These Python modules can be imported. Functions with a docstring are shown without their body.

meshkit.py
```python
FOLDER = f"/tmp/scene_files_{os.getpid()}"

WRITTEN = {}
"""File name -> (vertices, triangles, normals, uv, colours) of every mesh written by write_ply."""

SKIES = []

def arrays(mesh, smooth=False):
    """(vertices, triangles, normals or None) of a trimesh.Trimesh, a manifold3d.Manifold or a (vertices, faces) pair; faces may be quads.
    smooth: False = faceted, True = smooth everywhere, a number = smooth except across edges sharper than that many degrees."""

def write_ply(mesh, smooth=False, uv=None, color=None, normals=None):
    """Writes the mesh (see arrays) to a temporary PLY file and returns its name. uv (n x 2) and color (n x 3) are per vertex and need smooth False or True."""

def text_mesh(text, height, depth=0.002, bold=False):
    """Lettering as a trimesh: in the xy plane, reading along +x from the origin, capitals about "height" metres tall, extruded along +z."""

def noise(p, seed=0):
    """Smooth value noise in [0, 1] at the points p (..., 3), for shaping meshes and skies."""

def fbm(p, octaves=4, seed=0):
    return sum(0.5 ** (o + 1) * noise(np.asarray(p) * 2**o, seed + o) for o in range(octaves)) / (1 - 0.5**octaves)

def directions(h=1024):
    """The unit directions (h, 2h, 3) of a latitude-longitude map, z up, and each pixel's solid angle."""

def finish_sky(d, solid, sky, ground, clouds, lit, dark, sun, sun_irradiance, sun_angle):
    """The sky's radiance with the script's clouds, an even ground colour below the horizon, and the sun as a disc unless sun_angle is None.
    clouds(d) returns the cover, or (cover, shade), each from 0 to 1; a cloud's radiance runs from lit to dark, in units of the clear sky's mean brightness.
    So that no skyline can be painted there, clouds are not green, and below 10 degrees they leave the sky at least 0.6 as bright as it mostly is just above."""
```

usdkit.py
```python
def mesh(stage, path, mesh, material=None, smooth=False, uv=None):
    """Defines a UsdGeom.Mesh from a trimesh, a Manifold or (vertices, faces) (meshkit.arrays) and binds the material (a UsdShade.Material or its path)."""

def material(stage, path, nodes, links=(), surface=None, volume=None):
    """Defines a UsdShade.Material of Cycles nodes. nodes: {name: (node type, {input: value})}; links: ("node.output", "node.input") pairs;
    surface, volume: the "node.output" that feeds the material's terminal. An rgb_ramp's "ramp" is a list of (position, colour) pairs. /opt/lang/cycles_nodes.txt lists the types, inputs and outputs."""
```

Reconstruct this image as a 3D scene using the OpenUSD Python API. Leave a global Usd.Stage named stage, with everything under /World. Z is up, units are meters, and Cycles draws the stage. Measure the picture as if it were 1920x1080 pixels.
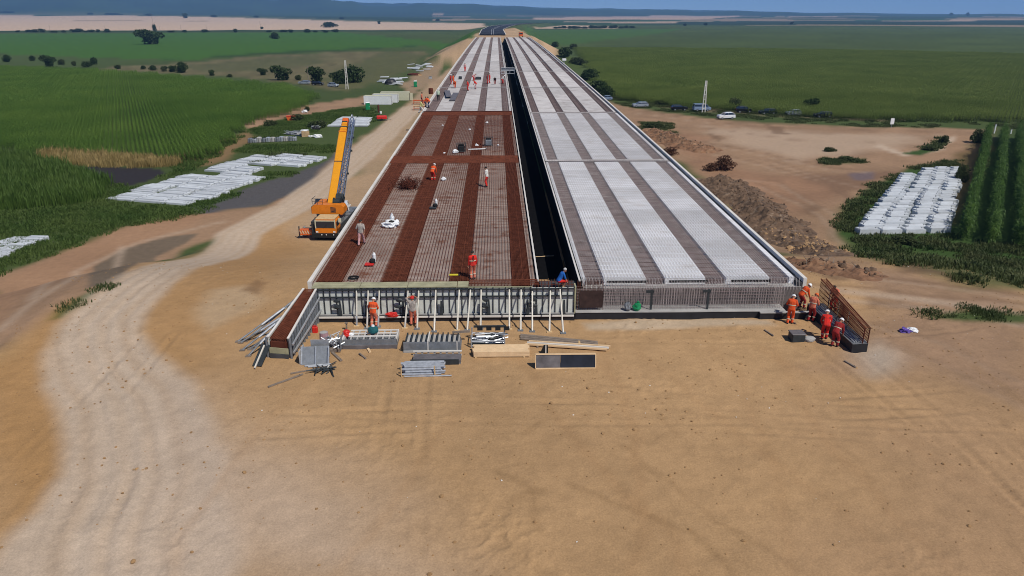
import math, random
import numpy as np, trimesh, shapely
from shapely.geometry import Polygon, LineString
import manifold3d as m3
from pxr import Usd, UsdGeom, UsdShade, UsdLux, Gf, Sdf, Vt
import usdkit, meshkit

random.seed(7); RNG = np.random.default_rng(7)
stage = Usd.Stage.CreateInMemory()
UsdGeom.SetStageUpAxis(stage, UsdGeom.Tokens.z); UsdGeom.SetStageMetersPerUnit(stage, 1.0)
UsdGeom.Xform.Define(stage, '/World'); UsdGeom.Scope.Define(stage, '/World/Looks')
stage.SetDefaultPrim(stage.GetPrimAtPath('/World'))

# ------------------------------------------------------------------ camera, sky, sun, exposure
FPX, CAMZ = 1370.0, 25.0
TILT = math.atan(510 / FPX); AZ = math.atan(30 / FPX * math.cos(TILT))
FW = np.array([math.sin(AZ) * math.cos(TILT), math.cos(AZ) * math.cos(TILT), -math.sin(TILT)])
RT = np.array([math.cos(AZ), -math.sin(AZ), 0.0]); UP = np.cross(RT, FW)
cam = UsdGeom.Camera.Define(stage, '/World/camera')
cam.CreateHorizontalApertureAttr(36.0); cam.CreateVerticalApertureAttr(20.25)
cam.CreateFocalLengthAttr(36.0 * FPX / 1920); cam.CreateClippingRangeAttr(Gf.Vec2f(0.5, 60000))
cam.AddTransformOp().Set(Gf.Matrix4d(*RT, 0, *UP, 0, *(-FW), 0, 0, 0, CAMZ, 1))
cam.CreateExposureAttr(0.1)

SUN = np.array([0.66, -0.75, 0.0]); SUN /= np.linalg.norm(SUN)
SEL = math.radians(52)
SUN = np.array([SUN[0] * math.cos(SEL), SUN[1] * math.cos(SEL), math.sin(SEL)])
sun = UsdLux.DistantLight.Define(stage, '/World/sun')
sun.CreateIntensityAttr(1.0); sun.CreateAngleAttr(0.5); sun.CreateColorAttr(Gf.Vec3f(1.0, 0.95, 0.86)); sun.GetPrim().CreateAttribute('inputs:normalize', Sdf.ValueTypeNames.Bool).Set(True)
_x = np.cross([0, 0, 1], SUN); _x /= np.linalg.norm(_x); _y = np.cross(SUN, _x)
sun.AddTransformOp().Set(Gf.Matrix4d(*_x, 0, *_y, 0, *SUN, 0, 0, 0, 0, 1))
sky = UsdLux.DomeLight.Define(stage, '/World/sky')
skym = usdkit.material(stage, '/World/Looks/sky_air', {
    's': ('sky_texture', {'sky_type': 'single_scattering', 'sun_disc': False, 'sun_elevation': SEL, 'sun_rotation': math.atan2(SUN[0], SUN[1]), 'altitude': 200.0, 'air_density': 0.35, 'aerosol_density': 0.05, 'ozone_density': 4.0}),
    'b': ('background_shader', {'strength': 0.12})}, [('s.color', 'b.color')], surface='b.background')
UsdShade.MaterialBindingAPI.Apply(sky.GetPrim()).Bind(skym)
sky.GetPrim().SetCustomDataByKey('kind', 'structure')

# ------------------------------------------------------------------ helpers
USED = {}
def numbered(parent, name):
    k = (parent, name); n = USED.get(k, -1) + 1; USED[k] = n
    return f'{parent}/{name}' + (f'_{n:03d}' if n else '')
def setdata(prim, label=None, cat=None, group=None, kind=None):
    for k, v in (('label', label), ('category', cat), ('group', group), ('kind', kind)):
        if v: prim.SetCustomDataByKey(k, v)
MATS = {}
def mat(name, col, rough=0.85, var=0.15, scale=2.0, bump=0.0, bscale=None, metal=0.0, spec=0.3, rnd=0.0, stain=None, emit=0):
    """procedural principled material: colour broken up by two octaves of noise in world space, optional stains of another colour, optional bump."""
    if name in MATS: return MATS[name]
    c = np.array(col, float)
    n = {'g': ('geometry', {}), 'n': ('noise_texture', {'scale': scale, 'detail': 4.0, 'roughness': 0.6}),
         'r': ('rgb_ramp', {'ramp': [(0.25, tuple(c * (1 - var))), (0.75, tuple(np.minimum(c * (1 + var), 1)))]}),
         'p': ('principled_bsdf', {'roughness': rough, 'metallic': metal, 'specular_ior_level': spec})}
    l = [('g.position', 'n.vector'), ('n.fac', 'r.fac')]
    out = 'r.color'
    if stain is not None:
        scol, sscale, lo, hi = stain
        n['n2'] = ('noise_texture', {'scale': sscale, 'detail': 5.0, 'roughness': 0.65}); n['mr'] = ('map_range', {'from_min': lo, 'from_max': hi, 'clamp': True})
        n['mx'] = ('mix', {'color2': scol}); l += [('g.position', 'n2.vector'), ('n2.fac', 'mr.value'), ('mr.result', 'mx.fac'), (out, 'mx.color1')]; out = 'mx.color'
    if rnd:
        n['oi'] = ('object_info', {}); n['mr3'] = ('map_range', {'to_min': 1 - rnd, 'to_max': 1 + rnd}); n['hs'] = ('hsv', {})
        l += [('oi.random', 'mr3.value'), ('mr3.result', 'hs.value'), (out, 'hs.color')]; out = 'hs.color'
    l.append((out, 'p.base_color'))
    if bump:
        n['nb'] = ('noise_texture', {'scale': bscale or scale * 5, 'detail': 5.0, 'roughness': 0.65}); n['b'] = ('bump', {'strength': 1.0, 'distance': bump})
        l += [('g.position', 'nb.vector'), ('nb.fac', 'b.height'), ('b.normal', 'p.normal')]
    MATS[name] = usdkit.material(stage, '/World/Looks/' + name, n, l, surface='p.BSDF')
    return MATS[name]
def leafmat(name, a, b, scale=0.35, trans=0.3):
    c1, c2 = np.array(a, float), np.array(b, float)
    MATS[name] = usdkit.material(stage, '/World/Looks/' + name, {
        'g': ('geometry', {}), 'n': ('noise_texture', {'scale': scale, 'detail': 4.0, 'roughness': 0.65}), 'r': ('rgb_ramp', {'ramp': [(0.3, tuple(c1)), (0.7, tuple(c2))]}),
        'i': ('map_range', {'to_min': 0.72, 'to_max': 1.3}), 'h': ('hsv', {}),
        'd': ('principled_bsdf', {'roughness': 0.6, 'specular_ior_level': 0.25}), 't': ('translucent_bsdf', {}), 'm': ('mix_closure', {'fac': trans})},
        [('g.position', 'n.vector'), ('n.fac', 'r.fac'), ('g.random_per_island', 'i.value'), ('i.result', 'h.value'), ('r.color', 'h.color'), ('h.color', 'd.base_color'), ('h.color', 't.color'), ('d.BSDF', 'm.closure1'), ('t.BSDF', 'm.closure2')], surface='m.closure')
    return MATS[name]
def rotz(a): c, s = math.cos(a), math.sin(a); return np.array([[c, -s, 0], [s, c, 0], [0, 0, 1.0]])
def rotx(a): c, s = math.cos(a), math.sin(a); return np.array([[1, 0, 0], [0, c, -s], [0, s, c]])
class MB:
    """collects simple solids into one mesh"""
    def __init__(self): self.v, self.f, self.n = [], [], 0
    def add(self, v, f):
        v = np.asarray(v, float); f = np.asarray(f, int)
        if f.shape[1] == 4: f = np.vstack([f[:, [0, 1, 2]], f[:, [0, 2, 3]]])
        self.v.append(v); self.f.append(f + self.n); self.n += len(v); return self
    def tm(self, m): return self.add(m.vertices, m.faces)
    QF = np.array([[0, 3, 2, 1], [4, 5, 6, 7], [0, 1, 5, 4], [1, 2, 6, 5], [2, 3, 7, 6], [3, 0, 4, 7]])
    def box(self, x0, x1, y0, y1, z0, z1, R=None, at=(0, 0, 0)):
        v = np.array([[x0, y0, z0], [x1, y0, z0], [x1, y1, z0], [x0, y1, z0], [x0, y0, z1], [x1, y0, z1], [x1, y1, z1], [x0, y1, z1]], float)
        if R is not None: v = v @ R.T
        return self.add(v + np.array(at), self.QF)
    def cbox(self, x0, x1, y0, y1, z0, z1, c=0.05, R=None, at=(0, 0, 0)):
        """box with its vertical and top edges chamfered"""
        def ring(d, z): return [[x0 + c + d, y0 + d, z], [x1 - c - d, y0 + d, z], [x1 - d, y0 + c + d, z], [x1 - d, y1 - c - d, z], [x1 - c - d, y1 - d, z], [x0 + c + d, y1 - d, z], [x0 + d, y1 - c - d, z], [x0 + d, y0 + c + d, z]]
        v = np.array(ring(0, z0) + ring(0, z1 - c) + ring(c * 0.8, z1), float)
        f = []
        for k in range(2):
            for i in range(8): a, b = k * 8 + i, k * 8 + (i + 1) % 8; f += [[a, b, b + 8], [a, b + 8, a + 8]]
        for i in range(1, 7): f += [[16, 16 + i, 17 + i], [0, i + 1, i]]
        if R is not None: v = v @ R.T
        return self.add(v + np.array(at), f)
    def hexa(self, pts): return self.add(pts, self.QF)
    def beam(self, p, q, w, h, up=(0, 0, 1)):
        p, q = np.array(p, float), np.array(q, float); d = q - p; d /= np.linalg.norm(d)
        s = np.cross(d, up); s = s / np.linalg.norm(s) if np.linalg.norm(s) > 1e-6 else np.array([1.0, 0, 0]); t = np.cross(s, d)
        o = [(-1, -1), (1, -1), (1, 1), (-1, 1)]
        return self.add([a + s * i * w / 2 + t * j * h / 2 for a in (p, q) for i, j in o], self.QF)
    def tube(self, p, q, r, n=6, r2=None, cap=True):
        p, q = np.array(p, float), np.array(q, float); d = q - p; d /= np.linalg.norm(d)
        s = np.cross(d, [0, 0, 1.0]); s = s / np.linalg.norm(s) if np.linalg.norm(s) > 1e-6 else np.array([1.0, 0, 0]); t = np.cross(s, d)
        a = np.arange(n) / n * 2 * math.pi; c = np.cos(a)[:, None] * s + np.sin(a)[:, None] * t
        r2 = r if r2 is None else r2
        v = np.vstack([p + c * r, q + c * r2]); f = []
        for i in range(n): j = (i + 1) % n; f += [[i, j, j + n], [i, j + n, i + n]]
        if cap:
            for i in range(1, n - 1): f += [[0, i + 1, i], [n, n + i, n + i + 1]]
        return self.add(v, f)
    def path(self, pts, r, n=5):
        for a, b in zip(pts[:-1], pts[1:]): self.tube(a, b, r, n)
        return self
    def prism(self, poly, y0, y1, R=None, at=(0, 0, 0), axes=(0, 2, 1)):
        """polygon in the plane of axes[0], axes[1], swept from y0 to y1 along axes[2]"""
        e = trimesh.creation.extrude_polygon(Polygon(poly), y1 - y0, engine='earcut'); w = np.array(e.vertices); v = np.zeros_like(w)
        v[:, axes[0]], v[:, axes[1]], v[:, axes[2]] = w[:, 0], w[:, 1], w[:, 2] + y0
        f = np.array(e.faces)
        if axes == (0, 2, 1): f = f[:, ::-1]
        if R is not None: v = v @ R.T
        return self.add(v + np.array(at), f)
    def lathe(self, prof, n=12, at=(0, 0, 0), R=None):
        k = len(prof); a = np.arange(n) / n * 2 * math.pi
        v = np.array([[r * math.cos(t), r * math.sin(t), z] for t in a for r, z in prof]); f = []
        for i in range(n):
            for j in range(k - 1): p, q = i * k + j, ((i + 1) % n) * k + j; f += [[p, q, q + 1], [p, q + 1, p + 1]]
        if R is not None: v = v @ R.T
        return self.add(v + np.array(at), f)
    def blob(self, c, r, seed=0, sub=2, amp=0.3, fr=1.5):
        s = trimesh.creation.icosphere(sub); v = np.array(s.vertices)
        k = 1 + amp * (meshkit.fbm(v * fr + seed * 7.3, 3, seed) - 0.5) * 2
        return self.add(v * k[:, None] * np.array(r) + np.array(c), s.faces)
    def arr(self): return np.vstack(self.v), np.vstack(self.f)
def put(path, mb, material, off=None, smooth=False):
    v, f = mb.arr() if isinstance(mb, MB) else (np.asarray(mb[0], float), np.asarray(mb[1], int))
    if off is not None: v = v - np.array(off)
    return usdkit.mesh(stage, path, (v, f), material, smooth).GetPrim()
class Thing:
    def __init__(s, name, label=None, cat=None, loc=(0, 0, 0), rz=0.0, group=None, kind=None, world=False, tilt=None, scale=None):
        s.path = numbered('/World', name); s.loc = np.array(loc, float); s.world = world
        x = UsdGeom.Xform.Define(stage, s.path); x.AddTranslateOp().Set(Gf.Vec3d(*map(float, loc)))
        if rz: x.AddRotateZOp().Set(math.degrees(rz))
        if tilt: x.AddRotateXYZOp().Set(Gf.Vec3f(*map(float, tilt)))
        if scale is not None: x.AddScaleOp().Set(Gf.Vec3f(*map(float, scale)))
        s.prim = x.GetPrim(); setdata(s.prim, label, cat, group, kind)
    def part(s, name, mb, material, label=None, under=None, smooth=False, kind=None):
        p = put(numbered(under or s.path, name), mb, material, s.loc if s.world else None, smooth)
        setdata(p, label, None, None, kind); return str(p.GetPath())
def single(name, mb, material, label=None, cat=None, group=None, kind=None, smooth=False, loc=None):
    p = put(numbered('/World', name), mb, material, loc, smooth); setdata(p, label, cat, group, kind)
    if loc is not None: UsdGeom.Xformable(p).AddTranslateOp().Set(Gf.Vec3d(*map(float, loc)))
    return p
def proto(name):
    p = stage.CreateClassPrim('/World/Looks/' + name); return str(p.GetPath())
def copy_of(path, name, label, cat, loc, rz=0.0, group=None, scale=None, tilt=None):
    t = Thing(name, label, cat, loc, rz, group, tilt=tilt, scale=scale)
    t.prim.GetReferences().AddInternalReference(path); t.prim.SetInstanceable(True); return t
def S(t): t = np.clip(t, 0, 1); return t * t * (3 - 2 * t)
def nz(x, y, s, seed=0, o=3): return meshkit.fbm(np.stack([np.asarray(x) / s, np.asarray(y) / s, np.zeros(np.shape(x))], -1), o, seed) - 0.5
ORD = ['first', 'second', 'third', 'fourth', 'fifth', 'sixth', 'seventh', 'eighth', 'ninth', 'tenth', 'eleventh', 'twelfth', 'thirteenth', 'fourteenth', 'fifteenth', 'sixteenth']

# ------------------------------------------------------------------ the lie of the land (metres; the viaduct runs along +y)
Y0, Y1 = 41.3, 438.0
LX0, LX1, RX0, RX1 = -11.4, 2.5, 4.85, 18.75
def zd(y): y = np.asarray(y, float); return 10 + 0.02 * (y - 41) - 2.66e-5 * (y - 41) ** 2
RY = [438, 700, 1000, 1300, 1600, 2000, 2600]; RXc = [3.7, 0, 4, 19, 44, 95, 210]; RZ = [13.7, 13.4, 12.2, 10.8, 9.6, 8.0, 4.0]
def land(x, y):
    x, y = np.broadcast_arrays(np.asarray(x, float), np.asarray(y, float)); d = np.hypot(x, y)
    base = 18 * S((d - 1500) / 5000) + 10 * S((d - 2200) / 3000) * S((-x / np.maximum(d, 1) + 0.1) / 0.5)
    base = base + nz(x, y, 220, 3) * 2.5 * S((d - 500) / 800) + nz(x, y, 9, 4) * 0.35 * S((y - 75) / 30) + nz(x, y, 900, 21) * 14 * S((d - 1800) / 2500)
    # hills on the left horizon
    az = np.degrees(np.arctan2(x, y)); top = np.interp(az, [-60, -38, -20, -8, 2, 12, 22, 40], [330, 300, 240, 165, 125, 85, 40, 20])
    top = top * (1 + 0.35 * nz(az * 40, az * 0, 110, 5, 4))
    base = base + top * np.exp(-((d - 10500) / 2400) ** 2) + 0.42 * top * (1 + nz(az * 40, az * 0, 90, 9)) * np.exp(-((d - 7600) / 900) ** 2)
    # the fill that carries the abutment
    r = 8 * (1 - S((y - 43.5) / 41)); r = np.where(y < 43.5, 8.0, r)
    xl = np.interp(y, [-50, 20, 36, 50, 75, 100], [-26, -26, -27.3, -29.5, -33, -34]) + nz(x, y, 7, 6) * 1.2
    r = r - 0.24 * np.maximum(xl - x, 0) - 0.16 * np.maximum(x - 34, 0)
    fill = np.maximum(r, 0)
    # embankment beyond the far end, carrying the road on
    zc = np.interp(y, RY, RZ) - 0.35; xc = np.interp(y, RY, RXc)
    e = np.minimum(zc - np.maximum(np.abs(x - xc) - 19, 0) / 2.0, zc - np.maximum(431 - y, 0) / 2.3)
    e = np.where(y > 380, e, -9) + nz(x, y, 14, 8) * 1.5
    under = np.exp(-(np.maximum(np.abs(x - 3.7) - 15.5, 0) / 2.5) ** 2) * S((y - 46) / 8) * (1 - S((y - 440) / 20))
    h = base + fill
    h = np.where((e > h) & (y > 380), np.minimum(e, np.where(np.abs(x - xc) < 20, zc, 99)), h)
    # fine unevenness of the trampled fill
    near = 1 - S((d - 60) / 40)
    h = h + near * (nz(x, y, 3.6, 11, 4) * 0.14 + nz(x, y, 0.55, 12) * 0.04)
    return h - under * 0.15
def ray(px, py): return FW + RT * (px - 960) / FPX - UP * (py - 540) / FPX
def G(px, py, lift=0.0):
    """where the line of sight through a place of the photograph meets the ground"""
    d = ray(px, py); ts = np.geomspace(14, 16000, 280)
    for n in (40, 12):
        p = ts[:, None] * d + [0, 0, CAMZ]; g = p[:, 2] - land(p[:, 0], p[:, 1]) - lift
        i = int(np.argmax(g < 0)) if (g < 0).any() else len(ts) - 1
        a, b = ts[max(i - 1, 0)], ts[i]; ga, gb = g[max(i - 1, 0)], g[i]; ts = np.linspace(a, b, n)
    t = a + (b - a) * (ga / (ga - gb) if ga > 0 > gb else 0)
    q = t * d + [0, 0, CAMZ]; return np.array([q[0], q[1], q[2] - lift])
def D(px, py, lift=0.0):
    d = ray(px, py); t = 60.0
    for _ in range(30): t = (zd(t * d[1]) + lift - CAMZ) / d[2]
    q = t * d + [0, 0, CAMZ]; return np.array([q[0], q[1], q[2] - lift])
def poly(*pts): return Polygon([tuple(G(*p)[:2]) for p in pts]).buffer(0)

# ------------------------------------------------------------------ ground: one polar sheet, coloured by what lies where
ang = np.concatenate([np.arange(-180, -90, 6.0), np.arange(-90, -42, 2.0), np.arange(-42, 42, 0.16), np.arange(42, 90, 2.0), np.arange(90, 180.1, 6.0)])
dep = np.concatenate([np.arange(58, 1.0, -0.115), np.arange(1.0, 0.12, -0.022)])
rad = np.concatenate([[0.01, 4, 8], 21 / np.tan(np.radians(dep))])
rad = np.concatenate([rad[rad < 6200], np.arange(6300, 15000, 300)])
A_, R_ = np.meshgrid(np.radians(ang), rad); gx, gy = R_ * np.sin(A_), R_ * np.cos(A_); gz = land(gx, gy)
gd = np.hypot(gx, gy); P2 = np.stack([gx.ravel(), gy.ravel()], 1)
front = np.ones(A_.size, bool)
SAND, GRAVEL, BROWN, REDB = (.385, .240, .122), (.45, .35, .262), (.285, .18, .11), (.27, .15, .09)
GRASS, GRASS2, DRY, WHEAT, LUSH = (.040, .075, .018), (.060, .085, .026), (.135, .115, .060), (.50, .37, .27), (.050, .115, .018)
tint = np.tile(np.array(GRASS2), (P2.shape[0], 1))
tint = tint * (1 + 0.5 * nz(P2[:, 0], P2[:, 1], 60, 31))[:, None]
REG = {}
def mask(pg, soft, warp=0.0, wscale=6.0, seed=0):
    m = np.zeros(len(P2)); b = pg.bounds; pad = soft * 2 + warp * 2 + 2
    near_ = front & (P2[:, 0] > b[0] - pad) & (P2[:, 0] < b[2] + pad) & (P2[:, 1] > b[1] - pad) & (P2[:, 1] < b[3] + pad)
    q = P2[near_]
    if not len(q): return m
    if warp: q = q + np.stack([nz(q[:, 0], q[:, 1], wscale, seed + 40), nz(q[:, 0], q[:, 1], wscale, seed + 41)], 1) * 2 * warp
    shapely.prepare(pg); ins = shapely.contains_xy(pg, q[:, 0], q[:, 1]); dist = np.zeros(len(q))
    bd = pg.boundary; dd = shapely.distance(bd, shapely.points(q)) if soft > 0 else np.full(len(q), 1e9)
    sd = np.where(ins, dd, -dd); m[near_] = S((sd / max(soft, 1e-3) + 1) / 2) if soft > 0 else ins.astype(float); return m
def paint(col, pg, soft=0.6, warp=0.6, wscale=6.0, k=1.0, seed=0, streak=0.0):
    global tint
    m = mask(pg, soft, warp, wscale, seed) * k; c = np.array(col)[None, :]
    if streak: c = c * (1 + streak * nz(P2[:, 0], P2[:, 1], 5, seed + 50, 4) * 2)[:, None]
    tint = tint * (1 - m[:, None]) + c * m[:, None]; return m
def line(pts, w): return LineString([tuple(G(*p)[:2]) for p in pts]).buffer(w)
far_ = (gd > 2200).ravel(); fieldn = nz(P2[:, 0] * 1.0, P2[:, 1] * 1.0, 700, 61, 2)
# patchwork of distant fields
ci = np.floor((P2[:, 0] * 0.8 + P2[:, 1] * 0.35) / 620).astype(int) * 13 + np.floor((P2[:, 1] - P2[:, 0] * 0.3) / 480).astype(int) * 7
paleleft = (P2[:, 0] < -.08 * P2[:, 1])
pal = np.array([GRASS, (.055, .085, .03), (.28, .21, .14), (.035, .06, .022), (.42, .31, .22), (.045, .09, .025), (.16, .13, .08)])
fi_ = np.abs(ci * 2654435761 % 97) % 7; fi_ = np.where(paleleft & ((fi_ == 2) | (fi_ == 4) | (fi_ == 6)), 3, fi_)
tint[far_] = pal[fi_[far_]] * 0.85
hill_ = (gd > 6300).ravel(); tint[hill_] = np.array((.03, .055, .025)) * (1 + nz(P2[hill_, 0], P2[hill_, 1], 350, 66))[:, None]
paint(SAND, Polygon([(-30, -80), (60, -80), (60, 46), (46, 62), (25, 70), (19, 95), (-11, 130), (-24, 120), (-33, 90), (-30, 50), (-27, 36)]), 2.0, 1.5)
# right-hand side
paint(BROWN, poly((1500, 690), (1640, 575), (1500, 480), (1330, 340), (1180, 245), (1135, 190), (1170, 198), (1250, 212), (1400, 228), (1560, 237), (1700, 238), (1860, 243), (1850, 262), (1780, 300), (1660, 345), (1600, 370), (1585, 410), (1580, 450), (1640, 500), (1800, 540), (1930, 560), (1930, 760), (1700, 700)), 2.0, 2.0, seed=1, streak=0.25)
paint(REDB, poly((1200, 225), (1330, 260), (1345, 300), (1440, 330), (1580, 330), (1600, 360), (1470, 400), (1380, 370), (1290, 300)), 3.0, 3.0, seed=2, k=0.7, streak=0.3)
paint((.43, .32, .23), poly((1330, 238), (1560, 250), (1740, 255), (1700, 275), (1500, 300), (1360, 270)), 4.0, 4.0, seed=3, k=0.7)
paint((.46, .35, .26), poly((1640, 275), (1690, 292), (1760, 285), (1790, 262), (1790, 255), (1770, 260), (1750, 280), (1690, 285), (1650, 270)), 0.8, 1.0, seed=4)
paint((.40, .30, .22), line([(1560, 545), (1700, 560), (1930, 592)], 0.5), 0.5, 0.3, k=0.7)
paint((.40, .30, .22), line([(1560, 562), (1700, 575), (1930, 612)], 0.35), 0.5, 0.3, k=0.5)
paint((.20, .12, .075), poly((1500, 330), (1610, 325), (1660, 320), (1700, 320), (1640, 345), (1600, 360), (1590, 375), (1540, 345)), 1.2, 1.5, seed=5)
paint((.15, .11, .11), poly((1590, 325), (1640, 322), (1636, 336), (1600, 338)), 0.6, 0.8)
paint(GRASS, poly((1570, 440), (1580, 400), (1640, 345), (1720, 312), (1800, 300), (1930, 240), (1930, 520), (1840, 500), (1700, 470), (1600, 455)), 0.8, 1.2, seed=6)
paint(GRASS2, poly((1590, 455), (1700, 475), (1930, 505), (1930, 545), (1800, 530), (1640, 490)), 1.5, 2.0, seed=7, k=0.8)
paint((.17, .095, .05), poly((1790, 290), (1850, 262), (1865, 275), (1800, 400), (1785, 420), (1780, 350)), 1.0, 1.2, seed=8, k=0.6)
paint(GRASS, poly((1690, 288), (1720, 282), (1755, 270), (1762, 256), (1772, 262), (1765, 278), (1730, 291)), 0.5, 0.5, seed=9)
paint(GRASS2, poly((1540, 300), (1620, 296), (1625, 305), (1545, 311)), 0.8, 1.0, k=0.8); paint(GRASS2, poly((1200, 228), (1260, 232), (1265, 250), (1210, 248)), 1.5, 1.5, k=0.7)
paint(GRASS2, poly((1725, 590), (1800, 572), (1930, 588), (1930, 605), (1780, 600)), 0.6, 1.0, seed=10); paint(GRASS2, poly((1140, 175), (1560, 215), (1930, 222), (1930, 242), (1560, 236), (1280, 214), (1160, 196)), 1.5, 2.0, seed=11)
paint((.16, .12, .075), poly((1180, 192), (1300, 203), (1560, 221), (1700, 224), (1700, 228), (1560, 225), (1300, 208)), 0.8, 0.8, k=0.8)
paint((.46, .42, .36), poly((1595, 665), (1660, 645), (1700, 665), (1690, 700), (1640, 715)), 1.2, 1.0, k=0.5)
for q, w, k in (([(1300, 262), (1420, 285), (1560, 315), (1640, 318)], .5, .5), ([(1290, 275), (1400, 300), (1520, 330)], .4, .5), ([(1330, 240), (1480, 262), (1640, 268)], .5, .4), ([(1350, 330), (1460, 340), (1560, 400)], .5, .5), ([(1420, 345), (1520, 390), (1570, 450)], .5, .45), ([(1180, 205), (1400, 236), (1700, 246), (1850, 250)], .6, .5), ([(1440, 300), (1600, 345)], .4, .4), ([(1560, 510), (1700, 525), (1930, 560)], .5, .5), ([(1500, 530), (1680, 545), (1930, 575)], .4, .5), ([(1600, 600), (1760, 640), (1930, 720)], .3, .35), ([(1640, 640), (1800, 700), (1930, 770)], .3, .35)):
    paint((.175, .105, .065), line(q, w), 0.6, 0.8, wscale=4, k=k, seed=int(q[0][0]) % 90)
    paint((.42, .31, .22), line([(x + 6, y + 6) for x, y in q], w * .7), 0.6, 0.8, wscale=4, k=k * .7, seed=int(q[0][0]) % 90)
for q in (((1430, 232), (1470, 240), (1480, 252), (1450, 250)), ((1320, 250), (1360, 258), (1350, 266)), ((1500, 380), (1540, 390), (1520, 405)), ((1640, 560), (1720, 575), (1660, 582)), ((1500, 505), (1560, 500), (1600, 515), (1540, 522)), ((1580, 470), (1700, 490), (1800, 520), (1700, 512))):
    paint((.15, .09, .055), poly(*q), 0.8, 1.2, wscale=3, k=.7, seed=int(q[0][0]) % 90)
# left-hand side
paint(BROWN, poly((-20, 660), (0, 655), (180, 545), (330, 468), (480, 420), (620, 380), (620, 330), (500, 385), (380, 400), (230, 425), (100, 480), (0, 515), (-20, 520)), 0.8, 1.2, seed=12, streak=0.2)
paint((.33, .185, .105), poly((-20, 640), (200, 480), (420, 400), (600, 360), (600, 345), (400, 392), (220, 430), (100, 485), (-20, 530)), 1.5, 1.5, k=0.55, seed=13)
paint((.150, .112, .078), poly((165, 540), (180, 500), (230, 468), (300, 447), (372, 437), (350, 455), (290, 482), (230, 525), (190, 535)), 0.35, 0.4, seed=14)
paint((.45, .34, .25), line([(60, 560), (140, 510), (260, 455), (420, 415)], 0.35), 0.6, 0.4, k=0.5); paint((.45, .34, .25), line([(0, 620), (120, 530), (230, 462)], 0.35), 0.6, 0.4, k=0.5)
paint(GRASS, poly((85, 600), (100, 582), (180, 540), (200, 535), (150, 575), (110, 597)), 0.4, 0.5, seed=15)
paint((.085, .080, .082), poly((330, 402), (420, 368), (500, 340), (560, 322), (620, 298), (640, 270), (628, 320), (590, 345), (500, 385), (390, 400)), 0.5, 0.5, seed=16)
paint(GRASS, poly((350, 385), (420, 362), (450, 362), (420, 378), (380, 392)), 0.6, 0.8, k=0.8); paint(GRASS2, poly((485, 325), (530, 318), (560, 322), (540, 333), (500, 336)), 0.4, 0.5, seed=17)
paint((.030, .027, .030), poly((135, 318), (180, 312), (300, 316), (310, 326), (270, 342), (215, 352), (160, 338)), 0.3, 0.5, seed=18)
paint((.26, .15, .08), poly((320, 290), (400, 268), (470, 245), (480, 262), (420, 300), (350, 320)), 1.2, 1.5, k=0.7, seed=19)
paint(BROWN, poly((455, 236), (520, 205), (620, 190), (700, 178), (690, 196), (600, 212), (520, 224), (470, 245)), 1.0, 1.5, seed=20, streak=0.3)
paint((.36, .25, .16), poly((700, 310), (600, 345), (620, 300), (700, 245), (760, 195), (800, 160), (850, 100), (878, 78), (900, 70), (890, 90), (830, 165), (780, 220), (720, 300)), 1.5, 1.2, seed=21, streak=0.15)
paint((.41, .28, .17), poly((795, 112), (830, 92), (878, 70), (905, 60), (985, 60), (1030, 84), (1050, 105), (1020, 112), (985, 80), (895, 78), (860, 110), (830, 125)), 2.0, 4.0, seed=22, streak=0.3)
paint((.34, .23, .15), poly((750, 160), (800, 120), (830, 115), (820, 150), (770, 178)), 1.5, 2.0, k=0.8, seed=23)
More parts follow.
